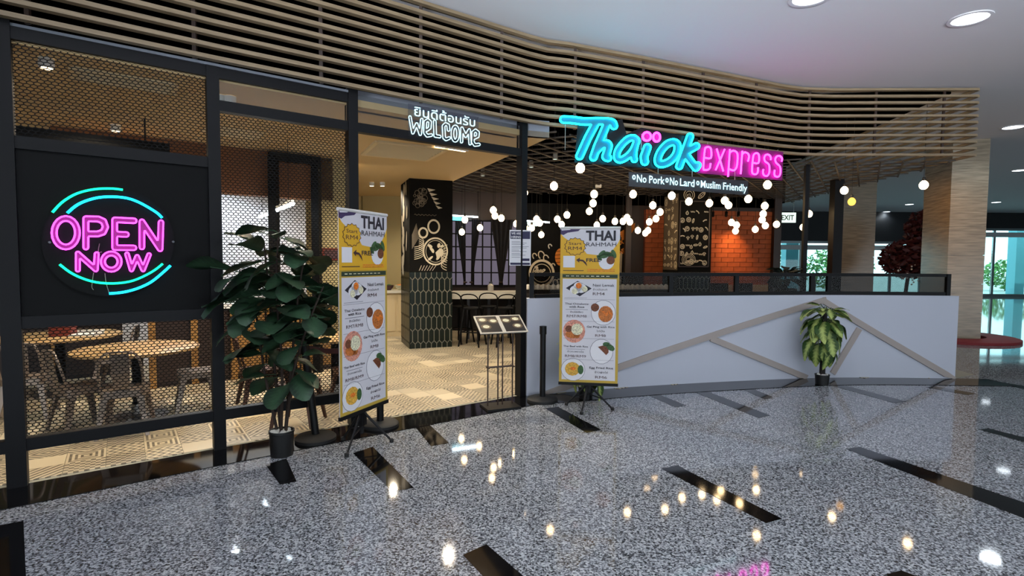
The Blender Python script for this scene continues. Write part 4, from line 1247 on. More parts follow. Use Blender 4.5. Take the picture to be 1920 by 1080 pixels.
# --- shop sign under the slats
pl = Plane((.55, 5.88), (3.75, 7.26))
trA = lambda x, y: (1040 + x / 9, 205 + y / 9)
trB = lambda x, y: (1190 + x / 10.286, 235 + y / 10.286)
trC = lambda x, y: (1300 + x / 8, 255 + y / 8)
I = lambda x, y: (x, y)
c = pl.at(*pl.hit(1260, 290), 0)
t = thing('neon_sign', 'large cyan and pink neon shop name hung below the slat screen', 'neon sign', tuple(c), math.atan2(pl.d.y, pl.d.x))
def T(tr, s, h, nm='letter_tube'):
    s = [[tr(*p) for p in q] for q in s]
    return neon(t, pl, .0, I, s, h, .0105, 'neon_cyan', nm, 'acrylic_glow_teal', step=1.1, back_extra=1.1)
T(trA, [smooth_path([(150, 172), (300, 180), (500, 205), (700, 200), (880, 205), (975, 225), (1000, 280)], 3), [(690, 240), (560, 480), (420, 790)],
        [(880, 250), (800, 440), (720, 620), (655, 810)], smooth_path([(710, 690), (780, 620), (860, 575), (910, 610), (885, 720), (860, 800), (900, 820)], 3)], 6.2)
T(trA, [smooth_path([(1385, 520), (1330, 480), (1240, 500), (1140, 590), (1060, 710), (1050, 820), (1110, 855), (1220, 800), (1320, 690), (1385, 540)], 3), [(1385, 520), (1340, 690), (1330, 790), (1345, 845)]], 5.2)
T(trB, [[(245, 425), (180, 610), (195, 700)]], 6.4)
T(trB, [smooth_path([(760, 325), (825, 380), (820, 500), (770, 600), (680, 690), (560, 745), (470, 735), (445, 660), (480, 545), (550, 440), (650, 350)], 3, True) + [(760, 325)]], 5.9)
T(trB, [[(1070, 215), (960, 520), (860, 790)], [(960, 540), (1090, 455), (1190, 400)], [(985, 560), (1095, 710), (1180, 820), (1215, 770)]], 5.8)
neon_line(t, pl, .0, trB, [ell(235, 215, 78, 82, 20)[:-1], ell(424, 228, 66, 86, 20)[:-1]], .013, 'neon_magenta', 'ring_tube', closed=True, sm=1)
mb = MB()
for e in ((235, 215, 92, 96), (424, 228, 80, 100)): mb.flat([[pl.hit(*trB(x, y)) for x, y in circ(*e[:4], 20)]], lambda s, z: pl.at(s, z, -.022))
mb.build('ring_glow_backing', 'acrylic_glow_pink', t, world=True)  # glow of the rings put into the plate colour
EXP = [[[(165, 325), (262, 330), (268, 215), (245, 170), (200, 168), (172, 210), (150, 480), (175, 508), (225, 502), (250, 470), (258, 410)]],
       [[(350, 190), (450, 530)], [(470, 200), (335, 510)]],
       [[(548, 200), (520, 610)], [(546, 250), (590, 222), (640, 235), (665, 290), (655, 440), (630, 500), (590, 515), (530, 490)]],
       [[(735, 225), (710, 570)], [(735, 275), (770, 245), (820, 265), (835, 310), (820, 380)]],
       [[(890, 400), (975, 405), (985, 300), (960, 258), (915, 270), (895, 330), (880, 530), (910, 572), (950, 567), (968, 530), (970, 470)]],
       [[(1160, 360), (1160, 315), (1130, 282), (1090, 282), (1065, 320), (1075, 380), (1135, 430), (1140, 540), (1110, 597), (1065, 592), (1045, 555), (1050, 500)]],
       [[(1325, 380), (1330, 335), (1300, 302), (1260, 302), (1230, 340), (1240, 400), (1300, 460), (1305, 560), (1280, 607), (1235, 607), (1215, 575), (1220, 510)]]]
for L in EXP:
    neon_line(t, pl, .0, trC, L, .0115, 'neon_magenta', 'script_tube', sm=3)
mb = MB(); q = [pl.hit(1310, 268), pl.hit(1472, 284), pl.hit(1470, 338), pl.hit(1310, 324)]
mb.flat([q], lambda s, z: pl.at(s, z, -.03)); mb.flat([[pl.hit(*p) for p in ((1086, 232), (1170, 222), (1178, 250), (1206, 238), (1312, 258), (1312, 322), (1080, 304))]], lambda s, z: pl.at(s, z, -.034))
mb.build('dark_backing', 'plastic_black', t, world=True)
mb = MB(); mb.flat([q], lambda s, z: pl.at(s, z, -.026)); mb.build('pink_glow_backing', 'acrylic_glow_pink', t, world=True)  # magenta glow round the script put into this plate's colour
mb = MB(); a, b_ = pl.hit(1194, 341), pl.hit(1401, 359)
def slog(s, z): return pl.at(s, z + (b_[1] - a[1]) * (s - a[0]) / (b_[0] - a[0]), .0)
W3 = [('No', 1194, 1212), ('Pork', 1217, 1246), ('No', 1256, 1271), ('Lard', 1275, 1302), ('Muslim', 1314, 1351), ('Friendly', 1356, 1401)]
for body, x0, x1 in W3:
    u0, u1 = pl.hit(x0, 345)[0], pl.hit(x1, 352)[0]
    mb = MB(); text_into(mb, body, slog, u0, a[1], u1 - u0, .088, .012); mb.build('slogan_word', 'neon_white', t, world=True)
for x in (1188.5, 1250.5, 1308.5):
    mb = MB(); u = pl.hit(x, 345)[0]; ribbon(mb, circ(u, a[1] + .05, .017, .022, 12), .014, slog, True); mb.build('slogan_bullet', 'neon_white', t, world=True)
mb = MB(); q = [pl.hit(1180, 322), pl.hit(1404, 339), pl.hit(1404, 366), pl.hit(1180, 349)]; mb.flat([q], lambda s, z: pl.at(s, z, -.012)); mb.build('slogan_backing', 'steel_grey', t, world=True)
mb = MB()
for px in (1062, 1140, 1205, 1290, 1330, 1400, 1462):
    s, z = pl.hit(px, 280); p = pl.at(s, z, -.03); q = slp_at(0.1, 0)
    mb.tube([p, Vector((p.x, p.y, 3.0))], .004, 5)
for px in (1236, 1300, 1380): 
    s, z = pl.hit(px, 340); s2, z2 = pl.hit(px, 300); mb.tube([pl.at(s, z, -.02), pl.at(s, z2, -.03)], .004, 5)
mb.build('hanging_wire', 'slat_clip', t, world=True)
mb = MB(); z = pl.hit(1100, 262)[1]; mb.bar(pl.at(pl.hit(1075, 270)[0], z, -.045), pl.at(pl.hit(1465, 300)[0], z, -.045), .02, .02); mb.build('mounting_bar', 'black_steel', t, world=True)

# ================================================================== BANNERS ON TRIPODS
def banner(loc, rz, z0, label, feet):
    t = thing('menu_banner', label, 'banner', loc, rz)
    W_, H_ = .60, 1.60
    lay = [0]
    def fnl(k): return lambda u, v: Vector(((u - .5) * W_, -.004 - .0006 * k, z0 + (1 - v) * H_))
    b = MB(); b.box((0, 0, z0 + H_ / 2), (W_, .006, H_)); b.build('panel', 'banner_white', t)
    b = MB(); b.tube([(-W_ / 2 - .005, 0, z0 + H_), (W_ / 2 + .005, 0, z0 + H_)], .014, 10); b.build('top_bar', 'white_plain', t, smooth=True)
    b = MB(); b.box((0, .0, z0 - .006), (W_ + .01, .024, .03)); b.build('bottom_bar', 'plastic_black', t)
    def shape(name, mt, polys, k):
        mb = MB(); f = fnl(k)
        for p in polys: mb.flat([p], f)
        return mb.build(name, mt, t)
    R = lambda u0, v0, u1, v1: [(u0, v0), (u1, v0), (u1, v1), (u0, v1)]
    E_ = lambda u, v, r, ry=None, n=18, tilt=0.: [(u + x, v + y * .375) for x, y in circ(0, 0, r, ry or r, n, tilt=tilt)]
    shape('printed_border', 'ink_gold', [R(.0, .29, 1, 1)], 0)
    shape('printed_header', 'ink_yellow', [R(0, .0, 1, .293)], 0)
    shape('printed_sheet', 'banner_white', [R(.045, .325, .955, .978)], 1)
    cloud = [(0, .035), (.06, .06), (.14, .08), (.2, .07), (.28, .085), (.36, .09), (.40, .11), (.38, .13), (.42, .15), (.45, .165), (.62, .172), (.78, .168), (.88, .14), (.96, .10), (1, .07), (1, .0), (0, .0)]
    shape('printed_cloud', 'banner_white', [cloud], 1)
    shape('printed_corner', 'ink_purple', [[(0, .0), (.36, .0), (.30, .02), (.12, .03), (.05, .045), (0, .04)]], 2)
    shape('printed_corner_edge', 'ink_white', [[(0, .0), (.2, 0), (.16, .012), (.02, .016)]], 3)
    burst = []
    for i in range(28):
        a = 2 * math.pi * i / 28; r = (.19 if i % 2 else .165)
        burst.append((.25 + r * math.cos(a), .118 + r * .31 * math.sin(a)))
    shape('printed_burst_line', 'ink_brown', [burst], 3)
    shape('printed_burst', 'ink_yellow', [[(.25 + (x - .25) * .93, .118 + (y - .118) * .93) for x, y in burst]], 4)
    def text(name, mt, items, k=5):
        f = fnl(k)
        for body, u, v, w, h, bold, al in items:
            mb = MB(); text_into(mb, body, lambda x, y, v=v: f(x, v - (y - v)), u, v, w, h, bold, al); mb.build(name, mt, t)
    text('printed_title', 'ink_dark', [('THAI', .43, .078, .50, .060, .035, 'l'), ('RAHMAH', .44, .117, .50, .026, .0, 'l')])
    text('printed_offer', 'ink_brown', [('Start', .25, .108, .22, .018, .006, 'c'), ('RM4', .25, .140, .24, .022, .0, 'c')])
    text('printed_free', 'ink_dark', [('FREE', .44, .215, .24, .022, .02, 'l')])
    shape('printed_label', 'ink_white', [R(.05, .178, .25, .252)], 3)
    ar = [(.46, .245), (.44, .22), (.39, .203), (.33, .20), (.335, .188), (.27, .204), (.325, .222), (.325, .211), (.38, .213), (.42, .228)]
    shape('printed_arrow', 'ink_brown', [ar], 4)
    shape('printed_bowl', 'ink_white', [E_(.78, .215, .13), ], 3)
    shape('printed_sauce', 'ink_meat', [E_(.85, .205, .07)], 5)
    shape('printed_greens', 'ink_leaf', [E_(.70 + .05 * i, .165 + .012 * (i % 2), .08, .04, 10, .5 * i - .8) for i in range(5)] + [E_(.66, .19, .06, .03, 10, .8)], 4)
    shape('printed_fine_lines', 'ink_orange', [R(.46, .262, .92, .266), R(.46, .272, .92, .276)], 4)
    shape('printed_fine_lines', 'ink_brown', [R(.05, .270, .40, .274)], 4)
    shape('printed_green_band', 'ink_green', [R(.04, .296, .97, .318)], 4)
    shape('printed_band_line', 'ink_cream', [R(.10 + i * .085, .305, .10 + i * .085 + .055, .309) for i in range(9)], 5)
    shape('printed_rule', 'ink_grey', [R(.07, v, .93, v + .0016) for v in (.455, .597, .708, .846)], 3)
    # dishes
    shape('dish_tray', 'ink_dark', [[(.10, .385), (.30, .338), (.54, .385), (.34, .437)]], 3)
    shape('dish_rice', 'ink_white', [E_(.26, .395, .09, .07), E_(.36, .385, .09, .08), E_(.31, .375, .08)], 4)
    shape('dish_egg', 'ink_cream', [E_(.42, .39, .05), E_(.25, .405, .05)], 5)
    shape('dish_sambal', 'ink_orange', [E_(.32, .368, .05)], 6)
    shape('dish_plate', 'ink_white', [E_(.74, .540, .20, .21)], 3); shape('dish_plate_rim', 'ink_grey', [E_(.74, .540, .208, .218)], 2)
    shape('dish_omelette', 'ink_food', [E_(.78, .548, .125, .14, 14)] , 4)
    shape('dish_omelette_top', 'ink_orange', [E_(.74 + .03 * i, .535 + .008 * (i % 3), .03, .02, 8, i) for i in range(5)], 5)
    shape('dish_sauce', 'ink_meat', [E_(.60, .507, .07)], 5)
    shape('dish_board', 'ink_pink', [E_(.25, .663, .19, .20)], 3); shape('dish_board_rice', 'ink_cream', [E_(.30, .650, .10)], 5)
    shape('dish_board_meat', 'ink_food', [E_(.22, .683, .12, .07), E_(.30, .69, .05)], 4); shape('dish_board_sauce', 'ink_meat', [E_(.16, .648, .06)], 5)
    shape('dish_dip_plate', 'ink_white', [E_(.72, .790, .19, .21)], 3); shape('dish_dip_rim', 'ink_grey', [E_(.72, .790, .198, .218)], 2)
    shape('dish_beef', 'ink_meat', [[(.66, .760), (.76, .748), (.84, .768), (.84, .795), (.80, .812)]], 4)
    shape('dish_greens', 'ink_leaf', [E_(.87, .762, .08, .05, 10, .6), E_(.80, .742, .06, .04)], 5)
    shape('dish_fried_plate', 'ink_white', [E_(.24, .912, .20, .19)], 3); shape('dish_fried_rim', 'ink_grey', [E_(.24, .912, .208, .198)], 2)
    shape('dish_fried_rice', 'ink_rice', [E_(.23, .908, .13, .12, 12)], 4); shape('dish_lettuce', 'ink_leaf', [E_(.37, .912, .05, .08)], 5)
    shape('dish_shrimp', 'ink_orange', [E_(.24, .905, .05, .03)], 6)
    text('printed_dish_name', 'ink_dark', [('Nasi Lemak', .56, .372, .36, .0165, .008, 'l'), ('Thai Omelette', .29, .492, .40, .013, .004, 'c'), ('with Rice', .29, .511, .26, .013, .015, 'c'),
        ('Gai Ping with Rice', .70, .637, .47, .012, .015, 'c'), ('Thai Beef with Rice', .28, .752 + .014, .42, .011, .015, 'c'), ('Egg Fried Rice', .72, .902, .40, .013, .015, 'c'),
        ('ข้าวไข่เจียว', .29, .543, .22, .010, .006, 'c'), ('ไก่ปิ้ง', .70, .664, .14, .010, .006, 'c'), ('ข้าวกะเพราเนื้อ', .28, .800, .28, .010, .006, 'c'), ('ข้าวผัดไข่', .72, .930, .22, .011, .006, 'c'), ('ข้าวมันกะทิ', .56, .397, .24, .010, .006, 'l')])
    text('printed_price', 'ink_brown', [('RM4', .56, .428, .20, .018, 0., 'l'), ('RM7/RM8', .29, .573, .34, .017, 0., 'c'), ('RM8', .70, .695, .18, .016, 0., 'c'), ('RM8/RM9', .28, .832, .36, .016, 0., 'c'), ('RM6', .72, .965, .20, .017, 0., 'c')])
    shape('printed_fine_lines', 'ink_grey', [R(.08, .446, .46, .448), R(.10, .521, .48, .5235), R(.12, .778, .44, .7805)], 4)
    # tripod
    b = MB(); b.tube([(0, .035, .16), (0, .035, z0 + .3)], .014, 8); b.build('pole', 'plastic_black', t, smooth=True)
    b = MB(); b.box((0, .03, z0 + .0), (.12, .05, .05)); b.box((0, .035, .20), (.06, .06, .10)); b.build('bracket', 'plastic_black', t)
    hub = Vector((0, .035, z0 - .01)); low = Vector((0, .035, .13))
    for fx, fy in feet:
        f = Vector((fx, fy, .014)); lg = MB(); lg.tube([hub, f], .012, 8, r2=.009); lo = lg.build('leg', 'plastic_black', t, smooth=True)
        b = MB(); b.lathe([(.012, -.014), (.018, -.010), (.018, .012), (.010, .02)], 10, f); b.build('foot', 'rubber', lo)
        b = MB(); b.tube([low, hub.lerp(f, .62)], .006, 6); b.build('strut', 'plastic_black', t)
    b = MB(); b.tube([(0, .035, .08), (0, .035, .2)], .02, 10); b.build('lower_hub', 'plastic_black', t)
    return t
A = on_y(633, 592, 4.02); B = on_y(727, 592, 4.60)
c = (A + B) / 2; rz = math.atan2(B.y - A.y, B.x - A.x)
banner((c.x, c.y, 0), rz, .285, 'tall menu banner on a black tripod left of the entrance, seen at an angle', [(-.307, -.068), (.106, -.184), (-.02, .21)])
A = on_y(1052, 570, 5.50); B = on_y(1158, 570, 5.42); c = (A + B) / 2; rz = math.atan2(B.y - A.y, B.x - A.x)
banner((c.x, c.y, 0), rz, .245, 'tall menu banner facing front on a tripod before the white wall', [(-.22, .02), (-.06, -.30), (.25, -.10)])

# ================================================================== STANCHIONS WITH BELT
def stanchion(p, lean, label, ht=.80):
    t = thing('stanchion', label, 'stanchion', (p.x, p.y, 0))
    b = MB(); b.lathe([(.165, .0), (.165, .028), (.15, .042), (.035, .055), (.035, .05)], 28); b.build('base', 'rubber', t, smooth=True)
    top = Vector((lean, 0, ht)); b = MB(); b.tube([(0, 0, .04), top], .031, 16); b.build('post', 'plastic_black', t, smooth=True)
    b = MB(); b.tube([top - Vector((lean * .09, 0, .075)), top + Vector((0, 0, .012))], .038, 16); b.build('belt_head', 'plastic_black', t, smooth=True)
    return t, Vector((p.x, p.y, 0)) + top
pa = on_z(592, 825); ta, ha = stanchion(pa, -.085, 'leaning black belt stanchion right of the fiddle leaf fig')
pb = on_z(713, 799); tb_, hb = stanchion(pb, .0, 'black belt stanchion mostly hidden behind the first banner')
pc = on_z(1017, 752); stanchion(pc, 0, 'black belt stanchion at the left end of the white wall')
mb = MB(); A, B = ha - Vector((-.036, 0, .03)), hb - Vector((.036, 0, .03)); k = 10; vs = []
for i in range(k + 1):
    q = A.lerp(B, i / k); q.z -= .05 * 4 * (i / k) * (1 - i / k); vs += [q + Vector((0, .001, .022)), q + Vector((0, .001, -.022)), q + Vector((0, -.002, -.022)), q + Vector((0, -.002, .022))]
fs = []
for i in range(k):
    q = i * 4; fs += [(q + j, q + (j + 1) % 4, q + 4 + (j + 1) % 4, q + 4 + j) for j in range(4)]
mb.add(vs, fs + [(0, 1, 2, 3), (4 * k + 3, 4 * k + 2, 4 * k + 1, 4 * k)]); mb.build('belt', 'belt_red', ta, world=True, label='dark red retractable belt')

# ================================================================== MENU STAND
p = on_z(938, 764); t = thing('menu_stand', 'thin legged stand holding an open picture menu at the door', 'menu stand', (p.x, p.y, 0), FA - .25)
b = MB(); b.box((0, 0, .012), (.36, .26, .024)); b.build('base_plate', 'plastic_black', t)
for x in (-.13, -.02, .03, .14):
    b = MB(); b.tube([(x, .02, .02), (x, .02, .82)], .0075, 8); b.build('leg', 'stand_brown', t, smooth=True)
for z in (.42,):
    b = MB(); b.box((0, .02, z), (.29, .03, .014)); b.box((-.13, .02, z), (.012, .1, .014)); b.box((.14, .02, z), (.012, .1, .014)); b.build('cross_bar', 'stand_brown', t)
tilt = math.radians(32)
def desk(x, y, off=0.): return Vector((x, -.11 + y * math.cos(tilt) - off * math.sin(tilt), .79 + y * math.sin(tilt) + off * math.cos(tilt)))
def slab(name, mt, x0, x1, y0, y1, o0, o1, par):
    mb = MB(); vs = [desk(x, y, o) for o in (o0, o1) for y in (y0, y1) for x in (x0, x1)]
    mb.add(vs, [(0, 2, 3, 1), (4, 5, 7, 6), (0, 1, 5, 4), (2, 6, 7, 3), (0, 4, 6, 2), (1, 3, 7, 5)]); return mb.build(name, mt, par)
slab('tray', 'plastic_black', -.25, .25, 0, .26, -.02, -.006, t)
bk_ = thing('menu_book', 'open picture menu lying on the thin legged stand', 'menu', (p.x, p.y, 0), FA - .25)
for s in (-1, 1):
    pg = slab('page', 'menu_page', min(0, s * .255), max(0, s * .255), -.01, .27, -.005, .006, bk_)
    slab('page_photo', 'menu_photo_dark', s * .13 - .11, s * .13 + .11, .005, .255, .006, .0068, pg)
    mb = MB()
    for q, (x, y) in enumerate(((.07, .18), (.17, .09), (.18, .2))):
        mb.flat([circ(s * x, y, .055, .04, 16)], lambda a, c_, q=q: desk(a, c_, .0074 + q * .0003))
    mb.build('dish_picture', 'menu_photo', pg)
    mb = MB()
    for q, (x, y) in enumerate(((.07, .18), (.17, .09), (.18, .2))): mb.flat([circ(s * x, y, .035, .024, 12)], lambda a, c_: desk(a, c_, .0086))
    mb.build('dish_food', 'ink_cream', pg)

# ================================================================== HIRING NOTICE ON THE DOOR JAMB
pl = Plane((P3[0] + FN.x * .06 - .2, P3[1] + FN.y * .06 - .02), (P3[0] + FN.x * .06 + .3, P3[1] + FN.y * .06 + .03))
s0, z1 = pl.hit(955.5, 431); s1, z0 = pl.hit(995, 498)
t = thing('notice', 'white and navy hiring notice taped to the door post', 'notice', tuple(pl.at((s0 + s1) / 2, z0, 0)))
b = MB(); b.bar(pl.at(s0, (z0 + z1) / 2), pl.at(s1, (z0 + z1) / 2), .004, z1 - z0); b.build('sheet', 'ink_white', t, world=True)
h, w = z1 - z0, s1 - s0
def rr(name, mt, rects, off):
    mb = MB()
    for u0, v0, u1, v1 in rects: mb.flat([[(s0 + w * u0, z1 - h * v0), (s0 + w * u1, z1 - h * v0), (s0 + w * u1, z1 - h * v1), (s0 + w * u0, z1 - h * v1)]], lambda s, z: pl.at(s, z, off))
    mb.build(name, mt, t, world=True)
rr('printed_band', 'ink_navy', [(.04, .04, .96, .25), (.04, .92, .96, .98), (.55, .80, .94, .87)], .003)
rr('printed_lines', 'ink_grey', [(.1, v, x, v + .012) for v, x in ((.32, .5), (.36, .8), (.40, .7), (.46, .9), (.50, .8), (.56, .45), (.60, .8), (.66, .5), (.70, .75), (.76, .5))], .003)
mb = MB(); f = lambda s, z: pl.at(s, z, .0045)
text_into(mb, 'WE ARE', f, s0 + w * .08, z1 - h * .13, w * .45, h * .065, .02); text_into(mb, 'HIRING', f, s0 + w * .08, z1 - h * .23, w * .45, h * .065, .02)
mb.build('printed_title', 'ink_white', t, world=True)

# ================================================================== PLANTS
def leaf_mesh(name, L, Wd, droop, fold, mt, fig=True):
    nu, nv = 7, 4; vs = []; fs = []
    for i in range(nu + 1):
        u = i / nu
        if fig: w = Wd * (math.sin(math.pi * min(1, u * .92 + .04)) ** .7) * (.62 + .5 * u)
        else: w = Wd * math.sin(math.pi * (u * .93 + .05)) ** .8 * (1.25 - .55 * u)
        for j in range(nv + 1):
            v = j / nv * 2 - 1
            vs.append((u * L, v * w, -droop * u * u * L + fold * abs(v) * w + .03 * L * math.sin(u * 9 + v * 2) * abs(v)))
    for i in range(nu):
        for j in range(nv):
            a = i * (nv + 1) + j; fs.append((a, a + nv + 1, a + nv + 2, a + 1))
    mb = MB(); mb.add(vs, fs); mb.tube([(-.25 * L, 0, .0), (0, 0, 0), (L * .5, 0, -droop * .25 * L - .004)], .0035, 4)
    o = mb.build(name, mt, None, smooth=True); me = o.data; bpy.data.objects.remove(o); return me
FIG = [leaf_mesh('leaf', .25, .10, .25, .25, 'fig_leaf'), leaf_mesh('leaf', .22, .095, .5, .15, 'fig_leaf'), leaf_mesh('leaf', .27, .105, .10, .35, 'fig_leaf')]
PALE = [leaf_mesh('leaf', .18, .062, .35, .2, 'pale_leaf', False), leaf_mesh('leaf', .20, .066, .6, .15, 'pale_leaf', False), leaf_mesh('leaf', .15, .052, .2, .3, 'pale_leaf', False)]
DARK = [leaf_mesh('leaf', .16, .05, .4, .2, 'dark_leaf', False)]
def pot(t, r, h, lip=True, pebbles=8, g=None):
    b = MB(); b.lathe([(r * .86, 0), (r * .95, h * .9), (r, h * .92), (r, h), (r * .9, h), (r * .88, h * .88), (0, h * .88)], 24); b.build('pot', 'pot_black', t, smooth=True)
    for i in range(pebbles):
        a = 2 * math.pi * i / pebbles + g.uniform(-.3, .3); rr_ = r * g.choice([.3, .62, .68]); s = r * g.uniform(.2, .3)
        b = MB(); b.lathe([(0, -s * .5), (s * .8, -s * .35), (s, 0), (s * .75, s * .45), (0, s * .6)], 7, (rr_ * math.cos(a), rr_ * math.sin(a), h * .9 + s * .35)); b.build('pebble', 'pebble', t, smooth=True)
def add_leaf(t, me, p, yaw, pitch, roll, s, stop=()):
    for n_, lim in stop:           # keep clear of a wall, screen or banner
        for _ in range(6):
            tip = Vector(p) + Vector((math.cos(yaw) * math.cos(pitch), math.sin(yaw) * math.cos(pitch), 0)) * .27 * s
            if tip.dot(n_) < lim: break
            yaw += .9
        else: return None
    o = link('leaf', me, t); o.location = p; o.rotation_mode = 'XYZ'; o.rotation_euler = (roll, pitch, yaw); o.scale = (s, s, s); return o
# fiddle-leaf fig
p = on_z(519, 850); p = on_z(519, 861); p.y += .09
t = thing('potted_fig', 'tall dark fiddle leaf fig in a black pot beside the mesh screen', 'plant', (p.x, p.y, 0))
g = random.Random(21); pot(t, .094, .195, True, 11, g)
stems = [((-.03, 0, .17), (-.13, .02, .62), (-.20, .03, 1.10), (-.30, .0, 1.42)), ((-.015, .02, .17), (-.07, .06, .65), (-.10, .05, 1.2), (-.12, .02, 1.62)),
         ((.0, -.01, .17), (.02, -.02, .7), (-.01, -.03, 1.25), (.01, -.02, 1.72)), ((.02, .02, .17), (.07, .03, .7), (.13, .02, 1.2), (.20, .0, 1.58)), ((.035, -.01, .17), (.10, -.02, .62), (.22, -.03, 1.0), (.34, -.02, 1.30))]
SP = []
for st in stems:
    pts = smooth_path(st, 5); b = MB(); b.tube(pts, .0125, 7, r2=.006); b.build('stem', 'trunk', t, smooth=True); SP.append(pts)
FS = ((Vector((-FN.x, -FN.y, 0)), .33), (Vector((1, 0, 0)), .40))
for st in SP:
    k = len(st)
    for q in range(18):
        f = .50 + .50 * (q / 17); pp = Vector(st[min(k - 1, int(f * (k - 1)))])
        yaw = q * 2.4 + g.uniform(-.5, .5); pitch = g.uniform(-.25, .45) - (.5 if q == 17 else 0)
        add_leaf(t, FIG[g.randrange(3)], pp + Vector((math.cos(yaw), math.sin(yaw), 0)) * .05, yaw, pitch, g.uniform(-.5, .5), g.uniform(.9, 1.25), FS)
for (x, z, yaw, pit) in ((-.10, .62, math.pi + .2, .05), (-.12, .70, math.pi - .5, .1), (.05, .55, -1.6, .35), (.10, .66, -.3, .3), (-.05, .60, 2.6, .2), (.06, .75, .5, .3), (.12, .62, -.9, .5), (-.14, .78, 3.4, -.1)):
    add_leaf(t, FIG[g.randrange(3)], Vector((x, 0, z)), yaw, pit, g.uniform(-.4, .4), g.uniform(.9, 1.1), FS)
# pale variegated plants against the wall
def pale_plant(p, label, seed, h=.62, nrm=None):
    t = thing('potted_plant', label, 'plant', (p.x, p.y, 0)); g = random.Random(seed); pot(t, .085, .13, True, 7, g)
    b = MB(); b.tube([(0, 0, .11), (.0, 0, .4), (.005, 0, h + .08)], .034, 9, r2=.028); b.build('trunk', 'trunk_dark', t, smooth=True)
    for ring, (z, n_, pit, l) in enumerate(((h + .10, 6, -.15, 1.0), (h + .06, 9, .15, 1.25), (h - .04, 10, .45, 1.3), (h - .15, 10, .75, 1.3), (h - .26, 9, .9, 1.25), (h - .38, 6, 1.0, 1.15))):
        for q in range(n_):
            yaw = 2 * math.pi * q / n_ + ring * .5 + g.uniform(-.25, .25); d = Vector((math.cos(yaw), math.sin(yaw), 0)); r0 = .075 + g.uniform(0, .05)
            z_ = z + g.uniform(-.04, .05)
            b = MB(); b.tube([(0, 0, z_ - .05), tuple(d * r0 * .6 + Vector((0, 0, z_ + .02))), tuple(d * r0 + Vector((0, 0, z_)))], .005, 5); b.build('petiole', 'fig_leaf', t)
            add_leaf(t, PALE[g.randrange(3)], d * r0 + Vector((0, 0, z_)), yaw, pit + g.uniform(-.2, .25), g.uniform(-.3, .3), l * g.uniform(.85, 1.1), ((-nrm, .25),))
    return t
def wall_n(s): a_, b_ = wall_at(s, 0), wall_at(s, 1); return Vector((b_[0] - a_[0], b_[1] - a_[1], 0))
s, z = surf(1541, 700); x, y = on_z(1541, 721).xy
pale_plant(Vector((x, y)), 'pale green variegated plant in a black pot against the white wall', 5, .84, wall_n(s))
s, z = surf(1098, 735); x, y = on_z(1098, 747).xy
pale_plant(Vector((x, y)), 'potted plant almost hidden behind the front facing banner', 9, .66, wall_n(s))
# dark shrub behind the rail
p = on_y(1472, 548, 7.6); 
t = thing('shelf_shrub', 'dark leafy shrub behind the smoked railing left of the windows', 'plant', (p.x, p.y, .84)); g = random.Random(2)
b = MB(); b.lathe([(.12, 0), (.16, .3), (.15, .3), (.15, .27), (0, .27)], 18); b.build('pot', 'pot_black', t, smooth=True)
b = MB(); b.tube([(0, 0, .25), (0, 0, .55)], .015, 6); b.build('stem', 'trunk_dark', t)
for q in range(46):
    a = g.uniform(0, 6.28); e = g.uniform(-.3, 1.2); d = Vector((math.cos(a) * math.cos(e), math.sin(a) * math.cos(e), math.sin(e)))
    add_leaf(t, DARK[0], Vector((0, 0, .44)) + d * g.uniform(.06, .16), a, -e * .6, g.uniform(-.5, .5), g.uniform(.8, 1.2))
b = MB(); b.box((p.x, p.y, .81), (.5, .36, .06)); b.box((p.x - .2, p.y, .39), (.05, .3, .78)); b.box((p.x + .2, p.y, .39), (.05, .3, .78))
tag(b.build('plant_bench', 'dark_wood'), 'low dark bench carrying the shrub behind the railing', 'bench')
# red shrub beyond, in a grey pot with white ornaments
p = on_y(1697, 520, 12.8)
t = thing('red_shrub', 'dark red bushy shrub in a grey pot between the stone columns', 'plant', (p.x, p.y, 0)); g = random.Random(6)
b = MB(); b.lathe([(.16, 0), (.23, .62), (.25, .66), (.22, .66), (.21, .6), (0, .6)], 20); b.build('pot', 'steel_grey', t, smooth=True)
b = MB(); b.tube([(0, 0, .55), (.1, 0, 1.5), (.35, 0, 2.5)], .04, 8); b.build('trunk', 'trunk_dark', t)
mb = MB(); leaf_cloud((.02, 0, 1.62), .60, .45, .46, 1100, .10, g, mb); leaf_cloud((.42, 0, 2.25), .42, .35, .55, 600, .10, g, mb); leaf_cloud((.02, 0, 1.62), .3, .3, .25, 250, .12, g, mb); mb.build('foliage', 'red_leaf', t, kind='stuff')
b = MB()
for q in range(26): 
    c_ = Vector((g.uniform(-.45, .3), -.3 + g.uniform(-.1, .1), g.uniform(1.0, 1.5))); b.box(c_, (.03, .02, .03), Matrix.Rotation(g.uniform(0, 1), 4, 'Y'))
b.build('white_ornament_sprigs', 'white_plain', t, kind='stuff')

